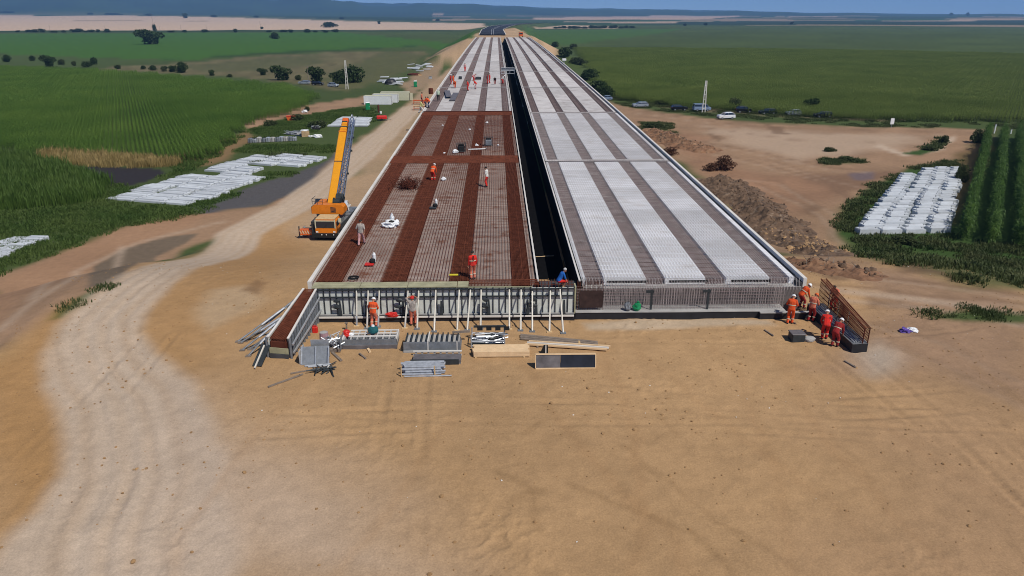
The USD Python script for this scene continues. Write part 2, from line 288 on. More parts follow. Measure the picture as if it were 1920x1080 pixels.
paint(DRY, poly((140, 130), (350, 118), (520, 102), (720, 96), (800, 98), (770, 130), (690, 160), (640, 172), (560, 158), (420, 142)), 3.0, 5.0, seed=24, streak=0.35, k=0.9)
paint((.055, .075, .028), poly((330, 125), (520, 106), (600, 102), (620, 116), (500, 132), (400, 135)), 5.0, 8.0, k=0.45, seed=29)
paint((.07, .085, .03), poly((600, 150), (720, 95), (850, 85), (800, 120), (740, 150), (660, 170)), 5.0, 6.0, k=0.6, seed=25)
paint(LUSH, poly((-60, 64), (300, 62), (640, 60), (892, 57), (885, 74), (800, 86), (500, 99), (350, 113), (160, 108), (-60, 98)), 2.0, 2.0, seed=26)
paint((.030, .058, .016), poly((300, 112), (420, 107), (640, 96), (830, 84), (880, 74), (800, 85), (500, 98), (350, 110)), 3.0, 2.0, k=0.8)
paint(WHEAT, poly((-60, 28), (300, 30), (560, 36), (905, 44), (912, 50), (868, 56.5), (640, 56.5), (300, 57), (-60, 58)), 6.0, 8.0, wscale=60, seed=27)
for q, c, k in [(((-60, 25.5), (260, 27), (560, 33), (890, 42), (890, 44), (560, 36.5), (260, 29.5), (-60, 27.5)), (.10, .11, .05), .8), (((60, 38), (200, 37.5), (420, 40), (200, 39.5)), (.20, .15, .09), .6), (((-60, 57.6), (300, 57), (640, 56.4), (868, 56), (868, 58.5), (640, 59.5), (-60, 61.5)), (.035, .055, .018), .9)]:
    paint(c, poly(*q), 6.0, 4.0, wscale=60, k=k)
paint((.44, .32, .23), poly((1000, 50), (1060, 47), (1170, 50), (1160, 53), (1010, 54)), 5, 3, wscale=60); paint((.42, .30, .22), poly((1000, 33), (1250, 28), (1390, 30), (1330, 36), (1000, 37)), 12, 10, wscale=90)
paint((.055, .115, .025), poly((975, 60), (985, 48), (1060, 56), (1280, 54), (1240, 62), (1060, 85), (1030, 80)), 6, 4, wscale=60, k=0.8)
paint((.025, .045, .022), poly((1270, 41), (1500, 39), (1930, 38), (1930, 47), (1500, 46.5), (1270, 46)), 8, 6, wscale=90)
paint((.37, .255, .16), Polygon([(-27, 84), (-24, 130), (-22, 200), (-20, 330), (-17, 440), (20, 440), (20, 380), (-6, 300), (-4, 84)]), 2.5, 1.5, k=0.9, seed=33, streak=0.15)
# the haul road up on to the fill
ROAD = [(215, 1085, 3.9), (225, 1000, 3.6), (265, 900, 3.0), (262, 820, 2.9), (240, 750, 2.8), (200, 700, 2.65), (176, 650, 2.4), (185, 605, 2.25), (228, 560, 2.25), (330, 498, 2.4), (450, 438, 2.7), (560, 382, 3.0), (650, 312, 3.2), (720, 252, 3.0), (775, 200, 2.8)]
rp = np.array([[*G(a, b)[:2], w] for a, b, w in ROAD])
paint((.335, .185, .072), poly((-40, 1085), (30, 1085), (110, 980), (140, 850), (130, 760), (95, 690), (90, 640), (150, 560), (60, 620), (-40, 690)), 1.2, 1.0, k=.75, seed=36)
paint((.345, .195, .080), poly((250, 600), (300, 545), (420, 475), (520, 420), (560, 450), (480, 560), (420, 660), (360, 720), (300, 690)), 2.0, 1.5, k=.6, seed=37)
for k_, w_, c_ in ((0.95, 1.0, GRAVEL), (0.5, 0.45, (.48, .38, .29))):
    pg = shapely.union_all([LineString([rp[i][:2], rp[i + 1][:2]]).buffer(w_ * (rp[i][2] + rp[i + 1][2]) / 2) for i in range(len(rp) - 1)])
    paint(c_, pg, 0.6, 0.4, k=k_, seed=28)
def sideways(i, o):
    p = [r[:2] for r in rp]; out = []
    for j in range(len(p)):
        t = np.array(p[min(j + 1, len(p) - 1)]) - np.array(p[max(j - 1, 0)]); t /= np.linalg.norm(t); out.append(np.array(p[j]) + o * np.array([t[1], -t[0]]))
    return out
for o, k in ((-1.9, .35), (0.4, .3), (1.5, .4), (-0.6, .25)):
    paint((.36, .245, .15), LineString(sideways(0, o)).buffer(0.25), 0.35, 0.5, k=k)
paint((.43, .33, .25), poly((250, 1085), (800, 1085), (660, 900), (450, 800), (340, 730), (300, 900)), 3.5, 1.5, k=0.7)
# tyre marks, scrapes and damp spots on the fill
for pts, w in [([(1240, 775), (1270, 815)], .12), ([(1165, 835), (1320, 960), (1530, 1080)], .18), ([(1560, 815), (1640, 900)], .15), ([(1830, 690), (1930, 760)], .3), ([(1880, 790), (1930, 840)], .2), ([(1700, 660), (1930, 760)], .25), ([(1860, 975), (1930, 1060)], .15), ([(1060, 905), (1300, 1000), (1380, 1080)], .25), ([(930, 880), (1000, 920), (1010, 990)], .3), ([(960, 935), (1010, 920)], .35), ([(990, 810), (1010, 790)], .3), ([(860, 796), (890, 797)], .12)]:
    paint((.24, .145, .07), line(pts, w * .6), 0.22, 0.25, wscale=1.2, k=0.4)
for o, k in ((0, .3), (1.9, .3), (6, .22), (7.9, .22), (-7, .2), (-8.9, .2), (14, .3), (15.9, .3)):
    paint((.33, .19, .09), LineString([(2 + o + 4 * math.sin(t * 0.09 + o), 12 + t) for t in range(0, 26, 2)]).buffer(0.22), 0.3, 0.5, wscale=3, k=k)
paint((.46, .40, .32), poly((1090, 605), (1200, 597), (1440, 603), (1450, 612), (1200, 618), (1100, 617)), 0.35, 0.5, k=0.5); paint((.44, .34, .23), poly((400, 545), (470, 538), (500, 560), (440, 600), (400, 620), (380, 580)), 0.8, 1.0, k=0.5)
paint((.21, .12, .06), poly((455, 545), (480, 525), (500, 530), (485, 552)), 0.4, 0.4, k=0.7)
paint((.30, .19, .115), Polygon([(6, 10), (40, 10), (40, 36), (24, 33), (14, 24)]), 5, 4, k=.45, seed=38)
big = nz(P2[:, 0], P2[:, 1], 11, 71, 4); nearm = (1 - S((gd.ravel() - 70) / 60))
tint *= (1 + 0.32 * big * nearm + 0.12 * nz(P2[:, 0], P2[:, 1], 1.6, 72, 4) * nearm)[:, None]
tint = np.clip(tint, 0.005, 0.8)
# wheel ruts and churned patches pressed into the fill
nr_ = (np.abs(A_) < math.radians(43)).ravel() & (gd.ravel() < 62) & (P2[:, 1] > 12); Q = P2[nr_]; dzr = np.zeros(len(Q)); rr0 = np.random.default_rng(17)
for k in range(13):
    x0 = rr0.uniform(-14, 30); amp, ph = rr0.uniform(1, 6), rr0.uniform(0, 6); sl = rr0.uniform(-.5, .5)
    if k < 4: base_ = [(x0 + sl * t + amp * math.sin(t * .07 + ph), 12 + t) for t in np.arange(0, 27, .5)]
    elif k < 9: base_ = [(-10 + t, 18 + k * 2.6 + sl * t * .3 + amp * .5 * math.sin(t * .08 + ph)) for t in np.arange(0, 38, .5)]
    else: base_ = [r_ + np.array([(k - 10.5) * .9, 0]) for r_ in sideways(0, 0)]
    for o in (-.95, .95):
        L_ = LineString([(a + (o if k < 4 or k > 8 else 0), b + (0 if k < 4 or k > 8 else o)) for a, b in base_]); bb = L_.bounds; d_ = np.full(len(Q), 9.0); kq = (Q[:, 0] > bb[0] - .8) & (Q[:, 0] < bb[2] + .8) & (Q[:, 1] > bb[1] - .8) & (Q[:, 1] < bb[3] + .8); d_[kq] = shapely.distance(L_, shapely.points(Q[kq])); m_ = np.clip(.35 + 1.6 * nz(Q[:, 0], Q[:, 1], 6, 300 + k), 0, 1)
        dzr += m_ * (-.055 * np.exp(-(d_ / .17) ** 2) + .04 * np.exp(-((d_ - .34) / .12) ** 2) + .012 * np.exp(-(d_ / .2) ** 2) * np.sin(Q[:, 1] * 16))
ch_ = np.clip(nz(Q[:, 0], Q[:, 1], 7, 340) * 5 - .3, 0, 1); dzr += ch_ * .16 * (.5 - np.abs(nz(Q[:, 0], Q[:, 1], .8, 341, 4)) * 4).clip(-.3, .5) * .5
gz.ravel()[nr_] += dzr
nr, na = gx.shape; ii = np.arange(nr - 1)[:, None] * na + np.arange(na - 1)[None, :]; ii = ii.ravel()
quads = np.stack([ii, ii + 1, ii + na + 1, ii + na], 1)
gmat = usdkit.material(stage, '/World/Looks/soil_and_grass', {
    'a': ('attribute', {'attribute': 'tint'}), 'g': ('geometry', {}), 'n': ('noise_texture', {'scale': 1.3, 'detail': 6.0, 'roughness': 0.7}), 'mr': ('map_range', {'from_min': 0.25, 'from_max': 0.75, 'to_min': 0.86, 'to_max': 1.14}),
    'n3': ('noise_texture', {'scale': 14.0, 'detail': 5.0, 'roughness': 0.7}), 'mr3': ('map_range', {'from_min': 0.3, 'from_max': 0.7, 'to_min': 0.82, 'to_max': 1.18}), 'mm': ('math', {'math_type': 'multiply'}),
    'h': ('hsv', {}), 'p': ('principled_bsdf', {'roughness': 0.95, 'specular_ior_level': 0.12}), 'b': ('bump', {'distance': 0.05, 'strength': 1.0})},
    [('g.position', 'n.vector'), ('g.position', 'n3.vector'), ('n.fac', 'mr.value'), ('n3.fac', 'mr3.value'), ('mr.result', 'mm.value1'), ('mr3.result', 'mm.value2'), ('mm.value', 'h.value'), ('a.color', 'h.color'), ('h.color', 'p.base_color'), ('n.fac', 'b.height'), ('b.normal', 'p.normal')], surface='p.BSDF')
def sheet(name, q, kind='structure', **k):
    use, inv = np.unique(q, return_inverse=True); v = np.stack([gx.ravel(), gy.ravel(), gz.ravel()], 1)[use]; f = inv.reshape(q.shape)
    t = np.vstack([f[:, [0, 2, 1]], f[:, [0, 3, 2]]])
    m = usdkit.mesh(stage, numbered('/World', name), (v, t), gmat, True)
    UsdGeom.PrimvarsAPI(m).CreatePrimvar('tint', Sdf.ValueTypeNames.Color3fArray, 'vertex').Set(Vt.Vec3fArray.FromNumpy(tint[use].astype(np.float32)))
    setdata(m.GetPrim(), kind=kind, **k)
cx_, cy_ = gx.ravel()[quads].mean(1), gy.ravel()[quads].mean(1)
roadpg = shapely.union_all([LineString([rp[i][:2], rp[i + 1][:2]]).buffer((rp[i][2] + rp[i + 1][2]) / 2) for i in range(len(rp) - 1)])
shapely.prepare(roadpg); isroad = shapely.contains_xy(roadpg, cx_, cy_); ishill = np.hypot(cx_, cy_) > 6300
sheet('ground', quads[~isroad & ~ishill]); sheet('dirt_road', quads[isroad]); sheet('hills', quads[ishill])
# ------------------------------------------------------------------ materials
M = {}
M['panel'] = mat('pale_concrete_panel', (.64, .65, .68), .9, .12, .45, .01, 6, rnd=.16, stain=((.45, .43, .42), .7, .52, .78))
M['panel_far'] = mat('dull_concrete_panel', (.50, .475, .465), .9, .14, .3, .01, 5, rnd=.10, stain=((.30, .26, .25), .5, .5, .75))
M['plank'] = mat('pinkish_concrete_plank', (.36, .30, .265), .92, .2, .9, .01, 8, rnd=.12, stain=((.17, .075, .045), .8, .52, .7))
M['conc'] = mat('grey_concrete', (.36, .35, .34), .9, .18, 1.2, .01)
M['white_conc'] = mat('whitish_concrete_edge', (.62, .59, .55), .85, .14, .8)
M['dark_conc'] = mat('damp_dark_concrete', (.055, .055, .06), .9, .3, 1.0)
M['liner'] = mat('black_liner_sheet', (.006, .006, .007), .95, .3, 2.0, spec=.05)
M['cage_wall'] = mat('brownish_grey_wall', (.14, .122, .118), .95, .3, .9)
M['bitumen'] = mat('bitumen_coating', (.018, .019, .023), .5, .3, 2.0)
M['rust'] = mat('rusty_steel', (.115, .034, .018), .9, .4, 2.2, spec=.15)
M['rust_dark'] = mat('dark_rusty_steel', (.085, .027, .017), .95, .4, 1.1, spec=.1)
M['strip'] = mat('brown_stained_strip', (.165, .122, .116), .95, .35, .7, spec=.1, stain=((.30, .27, .265), .9, .5, .75))
M['bar_grey'] = mat('dusty_steel_bar', (.19, .14, .135), .8, .35, 1.4)
M['bar_light'] = mat('pale_dusty_bar', (.40, .36, .35), .8, .25, 1.4)
M['bar_mid'] = mat('dusty_brown_bar', (.40, .35, .335), .8, .35, 1.4)
M['form_face'] = mat('pale_formwork_sheet', (.56, .58, .54), .8, .14, 1.5, stain=((.36, .36, .32), 1.1, .55, .75))
M['steel_dark'] = mat('dark_painted_steel', (.030, .036, .040), .55, .3, 3)
M['steel_grey'] = mat('grey_steel', (.20, .215, .235), .5, .3, 3, metal=.3)
M['galv'] = mat('galvanised_steel', (.46, .48, .51), .42, .25, 5, metal=.5)
M['prop'] = mat('whitish_prop_tube', (.62, .58, .50), .55, .15, 3)
M['wood'] = mat('pale_timber', (.55, .38, .20), .85, .2, 3)
M['wood_pale'] = mat('fresh_timber', (.66, .47, .28), .85, .12, 3)
M['wood_old'] = mat('weathered_timber', (.20, .16, .13), .9, .3, 4)
M['ply_green'] = mat('greenish_board', (.33, .315, .20), .9, .3, 1.5)
M['ply_dark'] = mat('dark_plywood', (.020, .024, .035), .45, .35, 2)
M['ply_mid'] = mat('scuffed_plywood', (.13, .12, .125), .5, .35, 2)
M['black'] = mat('black_rubber', (.014, .014, .015), .8, .3, 6)
M['white'] = mat('white_paint', (.74, .75, .76), .45, .08, 1)
M['cream'] = mat('cream_paint', (.55, .54, .40), .6, .12, 1)
M['red'] = mat('red_plastic', (.55, .025, .018), .45, .15, 3)
M['orange'] = mat('orange_paint', (.62, .12, .025), .5, .15, 3)
M['green'] = mat('green_plastic', (.012, .22, .085), .4, .1, 2)
M['teal'] = mat('teal_plastic', (.015, .10, .11), .45, .2, 3)
M['blue'] = mat('blue_cloth', (.015, .11, .40), .9, .12, 5)
M['yellow'] = mat('crane_yellow', (.72, .30, .010), .35, .08, 1.5, spec=.5)
M['crane_orange'] = mat('crane_orange', (.66, .19, .008), .4, .12, 1.5, spec=.5)
M['jib'] = mat('blue_grey_lattice_paint', (.105, .135, .21), .45, .15, 2)
M['glass'] = mat('dark_glass', (.012, .020, .035), .06, .1, 1, spec=.9)
M['asphalt'] = mat('fresh_asphalt', (.020, .022, .030), .75, .3, .15, stain=((.06, .065, .085), .05, .5, .7))
M['earth'] = mat('dry_earth', SAND, .95, .25, .5)

# ------------------------------------------------------------------ the viaduct: two decks side by side
def ribbon(x0, x1, y0, y1, t0, t1, step=4.0):
    """slab between heights t0 < t1 above the deck line, following its long curve"""
    n = max(1, int(round((y1 - y0) / step))); ys = np.linspace(y0, y1, n + 1); v = []; f = []
    for y in ys: z = float(zd(y)); v += [[x0, y, z + t0], [x1, y, z + t0], [x1, y, z + t1], [x0, y, z + t1]]
    for i in range(n):
        a = i * 4
        for p, q in ((0, 1), (1, 2), (2, 3), (3, 0)): f.append([a + p, a + q, a + 4 + q, a + 4 + p])
    f += [[0, 3, 2, 1], [n * 4, n * 4 + 1, n * 4 + 2, n * 4 + 3]]
    return np.array(v), np.array(f)
def rod(mb, x, y0, y1, t, r, step=18.0):
    n = max(1, int(round((y1 - y0) / step))); ys = np.linspace(y0, y1, n + 1)
    for a, b in zip(ys[:-1], ys[1:]): mb.tube((x, a, float(zd(a)) + t), (x, b, float(zd(b)) + t), r, 3, cap=False)
SPANS = [41.3] + [41.3 + 36.07 * i for i in range(1, 12)]
DECKS = {'left': (LX0, LX1, [(0.45, 2.0), (4.35, 5.85), (8.45, 9.65), (12.25, 13.35)]), 'right': (RX0, RX1, [(0.5, 1.6), (4.2, 5.35), (7.85, 9.1), (11.8, 13.0)])}
for side, (xa, xb, strips) in DECKS.items():
    left = side == 'left'
    dk = Thing('viaduct_deck', 'left viaduct deck, its near spans covered in rust brown rebar' if left else 'right viaduct deck of pale grey concrete panels with brown strips', 'bridge deck', (0, 0, 0))
    # girders and soffit, one set per span
    for i in range(11):
        a, b = SPANS[i] + 0.03, SPANS[i + 1] - 0.03
        dk.part('soffit_slab', MB().add(*ribbon(xa + .3, xb - .3, a, b, -.75, -.42, 12)), M['conc'] if i > 0 else M['conc'])
        for gxx in (xa + .35, xa + 3.2, xa + 6.9, xa + 10.6, xb - .9):
            dk.part('girder', MB().add(*ribbon(gxx, gxx + .55, a, b, -1.9, -.752, 12)), M['conc'])
        # kerbs along both edges
        for x0, x1 in ((xa, xa + .22), (xb - .22, xb)):
            outer = (x0 == xb - .22) if not left else (x0 == xa)
            if outer: dk.part('edge_beam', MB().add(*ribbon(x0, x1, a, b, -.55, .10, 6)), M['white_conc'])
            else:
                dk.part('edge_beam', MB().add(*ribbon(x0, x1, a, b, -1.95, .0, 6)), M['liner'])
                dk.part('edge_strip', MB().add(*ribbon(x0 + (.08 if left else .03), x0 + (.19 if left else .14), a, b, .002, .05, 6)), M['white_conc'])
        if not left:
            dk.part('edge_channel', MB().add(*ribbon(xb - .55, xb - .225, a, b, -.41, -.16, 12)), M['dark_conc'])
    # panels between the recessed strips
    edges = [(.225, strips[0][0])] + [(strips[k][1], strips[k + 1][0]) for k in range(3)] + [(strips[3][1], (xb - xa) - (.225 if left else .555))]
    for i in range(11):
        a, b = SPANS[i] + .2, SPANS[i + 1] - 1.1
        if i == 0 and not left: a += 0.35
        n = [9, 6, 3][i] if i < 3 else 1
        ys = np.linspace(a, b, n + 1)
        rustpart = left and i < 2
        for u0, u1 in edges:
            if u1 - u0 < 1.0 and n > 1: seq = np.linspace(a, b, 3)
            else: seq = ys
            for p, q in zip(seq[:-1], seq[1:]):
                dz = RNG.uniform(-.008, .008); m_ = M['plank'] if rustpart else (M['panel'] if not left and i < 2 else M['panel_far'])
                dk.part('concrete_panel', MB().add(*ribbon(xa + u0 + .01, xa + u1 - .01, p + .012, q - .012, -.418, (-.06 if rustpart else -.02) + dz, 6)), m_)
        for u0, u1 in strips:
            dk.part('strip', MB().add(*ribbon(xa + u0, xa + u1 - (0 if rustpart else .13), a, b, -.4195, -.26 if rustpart else -.13, 12)), M['rust_dark'] if rustpart else M['strip'])
        # cross joint at the span's end
        if i < 10 and not (left and i == 0):
            dk.part('joint', MB().add(*ribbon(xa + .225, xb - .56, b + .02, b + .72, -.4195, -.05, 1)), M['rust_dark'] if rustpart else M['dark_conc'])
            dk.part('joint_kerb', MB().add(*ribbon(xa + .225, xb - .56, b + .74, SPANS[i + 1] + .19, -.4195, -.03, 1)), M['panel_far'] if not rustpart else M['rust_dark'])
        elif left and i == 0:
            dk.part('joint', MB().add(*ribbon(xa + .225, xb - .225, b + .02, SPANS[i + 1] + .19, -.4195, -.20, 1)), M['rust_dark'])
    W = xb - xa
    if left:
        yb = SPANS[2] - .2
        mb = MB()
        for x in np.arange(xa + .32, xb - .3, .2): rod(mb, x, Y0 + .15, yb, .035, .016)
        for y in np.arange(Y0 + .2, yb, .2): mb.tube((xa + .25, y, float(zd(y)) - .005), (xb - .25, y, float(zd(y)) - .005), .011, 3, cap=False)
        dk.part('rebar_mat', mb, M['rust'], 'rust brown reinforcing bars laid over the near spans', kind='stuff')
        mb = MB()
        for u0, u1 in strips:
            for x in np.arange(xa + u0 + .04, xa + u1, .075): rod(mb, x, Y0 + .15, yb, .06 + .012 * math.sin(x * 40), .016)
            for y in np.arange(Y0 + .2, yb, .14): mb.tube((xa + u0, y, float(zd(y)) + .02), (xa + u1, y, float(zd(y)) + .02), .013, 3, cap=False)
        for ya, yc in ((SPANS[1] - 1.6, SPANS[1] + 2.2), (yb - 3.2, yb)):
            for y in np.arange(ya, yc, .055): mb.tube((xa + .25, y, float(zd(y)) + .05), (xb - .25, y, float(zd(y)) + .05), .014, 3, cap=False)
        dk.part('dense_rebar', mb, M['rust'], 'close bands of rusty bars over the beams and the cross joint', kind='stuff')
        # stop end where the bare concrete begins
        dk.part('stop_end', MB().add(*ribbon(xa + .225, xb - .225, yb + .03, yb + .33, -.35, .16, 1)), M['rust_dark'], 'dark red stop end between rebar and concrete')
    else:
        mb = MB()
        for u0, u1 in edges[:4]:
            for x in np.arange(xa + u0 + .1, xa + u1 - .05, .2): rod(mb, x, Y0 + .5, SPANS[2], .03, .010)
        for y in np.arange(Y0 + .4, SPANS[2], .25): mb.tube((xa + .25, y, float(zd(y)) + .018), (xb - .6, y, float(zd(y)) + .018), .008, 3, cap=False)
        for u0, u1 in edges[1:4]:                      # loops standing out of the panels near the abutment
            for x in np.arange(xa + u0 + .1, xa + u1 - .05, .2):
                for y in np.arange(Y0 + .8, Y0 + 16, .75): z = float(zd(y)); mb.tube((x, y, z - .02), (x, y, z + .13), .011, 3, cap=False)
        dk.part('rebar_mat', mb, M['bar_light'], 'pale dusty bars over the concrete panels', kind='stuff')
    mb = MB()
    for u0, u1 in strips:
        ya = SPANS[2] + .3 if left else Y0 + .3
        for x in np.arange(xa + u0 + .08, xa + u1 - .1, .16):
            rod(mb, x, ya, SPANS[5], -.02 + .02 * math.sin(x * 31), .013)
        for y in np.arange(ya, SPANS[4], .30): mb.tube((xa + u0 + .02, y, float(zd(y)) - .05), (xa + u1 - .02, y, float(zd(y)) - .05), .011, 3, cap=False)
        for u in (u0 + .22, u1 - .30): rod(mb, xa + u, SPANS[2] + .3, SPANS[11] - 1, -.06, .05)
    dk.part('strip_rebar', mb, M['bar_grey'], 'brown bars in the strips between the panels', kind='stuff')
# piers and caps under the decks, seen through the gap
for i in range(1, 11):
    y = SPANS[i]; z = float(zd(y))
    p = Thing('pier', f'concrete pier under the decks below the {ORD[i - 1]} cross joint', 'bridge pier', (3.7, y, 0))
    for xa, xb in ((LX0, LX1), (RX0, RX1)):
        p.part('pier_cap', MB().cbox(xa - 3.7 + .6, xb - 3.7 - .6, -.9, .9, z - 3.0, z - 1.92), M['conc'])
        for x in (xa + 3.4, xb - 3.4): p.part('column', MB().lathe([(0, -.5), (.6, -.5), (.6, z - 3.002), (0, z - 3.002)], 14, (x - 3.7, 0, 0)), M['conc'])
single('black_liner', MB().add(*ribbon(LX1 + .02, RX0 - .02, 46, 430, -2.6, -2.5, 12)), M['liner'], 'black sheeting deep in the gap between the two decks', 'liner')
t = Thing('frame_barrier', 'small pale metal frame standing across the gap between the decks', 'barrier', D(952, 139))
fx = t.loc
mb = MB(); w_ = 1.55
for z in (.1, .75, 1.45): mb.tube((-w_, 0, z), (w_, 0, z), .05, 5)
for x in (-w_, -.5, .5, w_): mb.tube((x, 0, 0 if abs(x) > 1 else .1), (x, 0, 1.45), .05, 5)
t.part('frame', mb, M['galv'])
t.part('panel', MB().box(-w_ + .06, w_ - .06, .06, .09, .8, 1.4), M['steel_grey'])
t = Thing('pale_stick', 'thin pale stick lying in the black gap between decks', 'stick', (3.6, 53.0, float(zd(53)) - 2.49)); t.part('rod', MB().tube((-.8, 0, .04), (.7, .2, .05), .035), M['wood_pale'])

# ------------------------------------------------------------------ the road that runs on beyond the far end
ys = np.concatenate([np.arange(497, 1000, 25), np.arange(1000, 2501, 60)])
def roadsheet(o0, o1, lift):
    v = []; f = []
    for y in ys:
        x = np.interp(y, RY, RXc); z = np.interp(y, RY, RZ); k = np.interp(y, [490, 720, 1000], [.62, .70, 1.0]); x -= np.interp(y, [490, 720, 1000], [5.2, 3.2, 0]); v += [[x + o0 * k, y, z + lift], [x + o1 * k, y, z + lift]]
    for i in range(len(ys) - 1): a = i * 2; f.append([a, a + 1, a + 3, a + 2])
    return v, f
single('asphalt_road', MB().add(*roadsheet(-13.5, 13.5, .25)), M['asphalt'], kind='structure')
for k, (o, l) in enumerate(((-1.2, 'left'), (1.2, 'right'))):
    single('road_marking', MB().add(*roadsheet(o - .12, o + .12, .26)), M['white'], f'white {l} edge line along the central strip of the distant asphalt', 'road marking')
for k, (o, l) in enumerate(((-13.9, 'left'), (13.9, 'right'))):
    single('road_shoulder', MB().add(*roadsheet(o - .35, o + .35, .30)), M['white_conc'], kind='structure')

# ------------------------------------------------------------------ abutment
YW = 40.3                                   # front face of the wall on the left
gz0 = 8.0
t = Thing('abutment', 'concrete abutment foundation and backwall under the deck ends', 'abutment', (3.7, 41, 8))
t.world = True
t.part('left_footing', MB().box(-11.1, 4.55, YW - .25, 41.1, 7.2, 8.34), M['bitumen'], 'black coated footing under the formwork')
t.part('footing_top', MB().box(-11.05, 4.5, YW - .34, YW - .255, 8.28, 8.37), M['white_conc'])
t.part('right_footing', MB().box(4.6, 17.2, 40.15, 41.28, 7.2, 8.44), M['bitumen'], 'black coated footing under the rebar cage')
t.part('footing_cover', MB().box(4.6, 17.2, 40.12, 41.28, 8.442, 8.49), M['conc'])
t.part('end_footing', MB().box(15.6, 18.75, 39.92, 40.145, 7.2, 8.42), M['bitumen']); t.part('end_footing_cover', MB().box(15.6, 18.75, 39.88, 40.115, 8.422, 8.47), M['conc'])
t.part('backwall', MB().box(-11.2, 18.6, 41.305, 41.5, 7.2, 9.55), M['cage_wall'])
t.part('infill_wall', MB().box(LX1 + .05, RX0 - .05, 41.31, 42.3, 8.3, 9.7), M['dark_conc'])
# left: wall formwork
t = Thing('wall_formwork', 'pale formwork wall with dark steel ribs in front of left deck', 'formwork', (-3, YW, 8.34), world=True)
xs = np.linspace(-10.6, 4.5, 42)
for k in range(0, 41, 3):
    x0, x1 = xs[k], xs[min(k + 3, 41)]
    t.part('form_panel', MB().box(x0 + .012, x1 - .012, YW, YW + .035, 8.37, 10.02), M['form_face'])
for k, x in enumerate(xs): t.part('rib', MB().box(x - .026, x + .026, YW - .06, YW - .002, 8.372, 10.06 + .02 * math.sin(k * 2.1)), M['steel_dark'])
t.part('waler', MB().box(-10.62, 4.52, YW - .12, YW - .063, 9.48, 9.56), M['steel_dark']); t.part('waler', MB().box(-10.62, 4.52, YW - .12, YW - .063, 9.93, 10.0), M['steel_dark'])
t.part('kicker', MB().box(-10.62, 4.52, YW - .12, YW - .063, 8.375, 8.44), M['conc'])
t.part('top_rail', MB().box(-10.65, 2.0, YW - .02, YW + .06, 10.025, 10.085), M['ply_green'])
for x in (-9.3, -7.75, -5.6, -3.35, -1.0, -.55, 1.75, 2.25, 3.9): t.part('bracket', MB().hexa([(x - .10, YW - .3, 8.45), (x + .10, YW - .3, 8.45), (x + .10, YW - .172, 8.45), (x - .10, YW - .172, 8.45), (x - .05, YW - .2, 9.3), (x + .05, YW - .2, 9.3), (x + .05, YW - .172, 9.3), (x - .05, YW - .172, 9.3)]), M['steel_dark'])
for x in (-9.55, -5.9, -.8, 2.0):
    for dz in (.55, .95): t.part('clamp', MB().blob((x + .1 * dz, YW - .24, 8.4 + dz), (.22, .06, .12), int(x * 10 + dz * 7), 1, .5), M['steel_dark'])
t.part('end_post', MB().box(4.52, 4.6, YW - .12, YW + .5, 8.37, 10.1), M['ply_green'])
# walkway boards along the top
t = Thing('walkway_boards', 'greenish boards laid along the top of the left formwork', 'walkway', (-5.3, 40.7, 10.1), world=True)
for k, (a, b) in enumerate(((-10.9, -8.1), (-8.08, -5.3), (-5.28, -2.4), (-2.38, -1.72))):
    for j in range(3): t.part('board', MB().box(a, b - .02, 40.2 + j * .31, 40.2 + j * .31 + .29, 10.09 + .006 * ((k + j) % 3), 10.135 + .006 * ((k + j) % 3)), M['ply_green'])
t = Thing('rebar_rows', 'rust brown wall rebar standing behind formwork near the gap', 'rebar', (.5, 40.9, 9.9), world=True)
mb = MB()
for x in np.arange(-10.8, 4.5, .2):
    for y in (40.5, 41.05): mb.tube((x, y, 8.4), (x, y, 10.12 + (.12 if x > -1.6 else -.1) + .05 * math.sin(x * 17)), .014, 3)
for z in np.arange(8.7, 10.1, .2):
    for y in (40.5, 41.05): mb.tube((-10.9, y, z), (4.5, y, z), .014, 3)
for x in np.arange(-1.6, 4.4, .2): mb.tube((x, 40.5, 10.15), (x, 41.35, 10.12), .016, 3)
for y in np.arange(40.5, 41.4, .12): mb.tube((-1.7, y, 10.16), (2.4, y, 10.16), .016, 3)
t.part('bars', mb, M['rust'], kind='stuff')
# raking props: a steel tube from the wall's top to a foot on the ground, each with its foot plate
for k, (px_t, py_t, px_f, py_f) in enumerate(((668, 541, 669, 612), (690, 541, 688, 616), (711, 543, 709, 613), (765, 545, 759, 616), (785, 545, 782, 617), (817, 541, 814, 622), (861, 541, 857, 620), (882, 541, 876, 620), (902, 541, 901, 617), (955, 541, 955, 618), (977, 543, 976, 620), (998, 546, 998, 622), (1032, 545, 1030, 623), (1050, 541, 1056, 625))):
    f0 = G(px_f, py_f); d = ray(px_t, py_t); s_ = (YW - .22) / d[1]; h0 = s_ * d + [0, 0, CAMZ]; h0[2] = min(h0[2], 9.98)
    t = Thing('steel_prop', f'{ORD[k]} raking prop from the left along the formwork wall', 'prop', f0, world=True, group='raking props against the formwork')
    t.part('tube', MB().tube(f0 + [0, 0, .05], h0, .045, 7), M['prop']); mid = f0 * .45 + h0 * .55
    t.part('inner_tube', MB().tube(f0 * .97 + h0 * .03 + [0, 0, .02], f0 * .7 + h0 * .3, .058, 7), M['galv']); t.part('foot_plate', MB().box(f0[0] - .16, f0[0] + .16, f0[1] - .12, f0[1] + .12, f0[2] - .03, f0[2] + .05), M['wood'] if k % 3 == 0 else M['steel_grey'])
    t.part('head_plate', MB().box(h0[0] - .07, h0[0] + .07, h0[1] - .03, h0[1] + .05, h0[2] - .12, h0[2] + .1), M['steel_dark'])
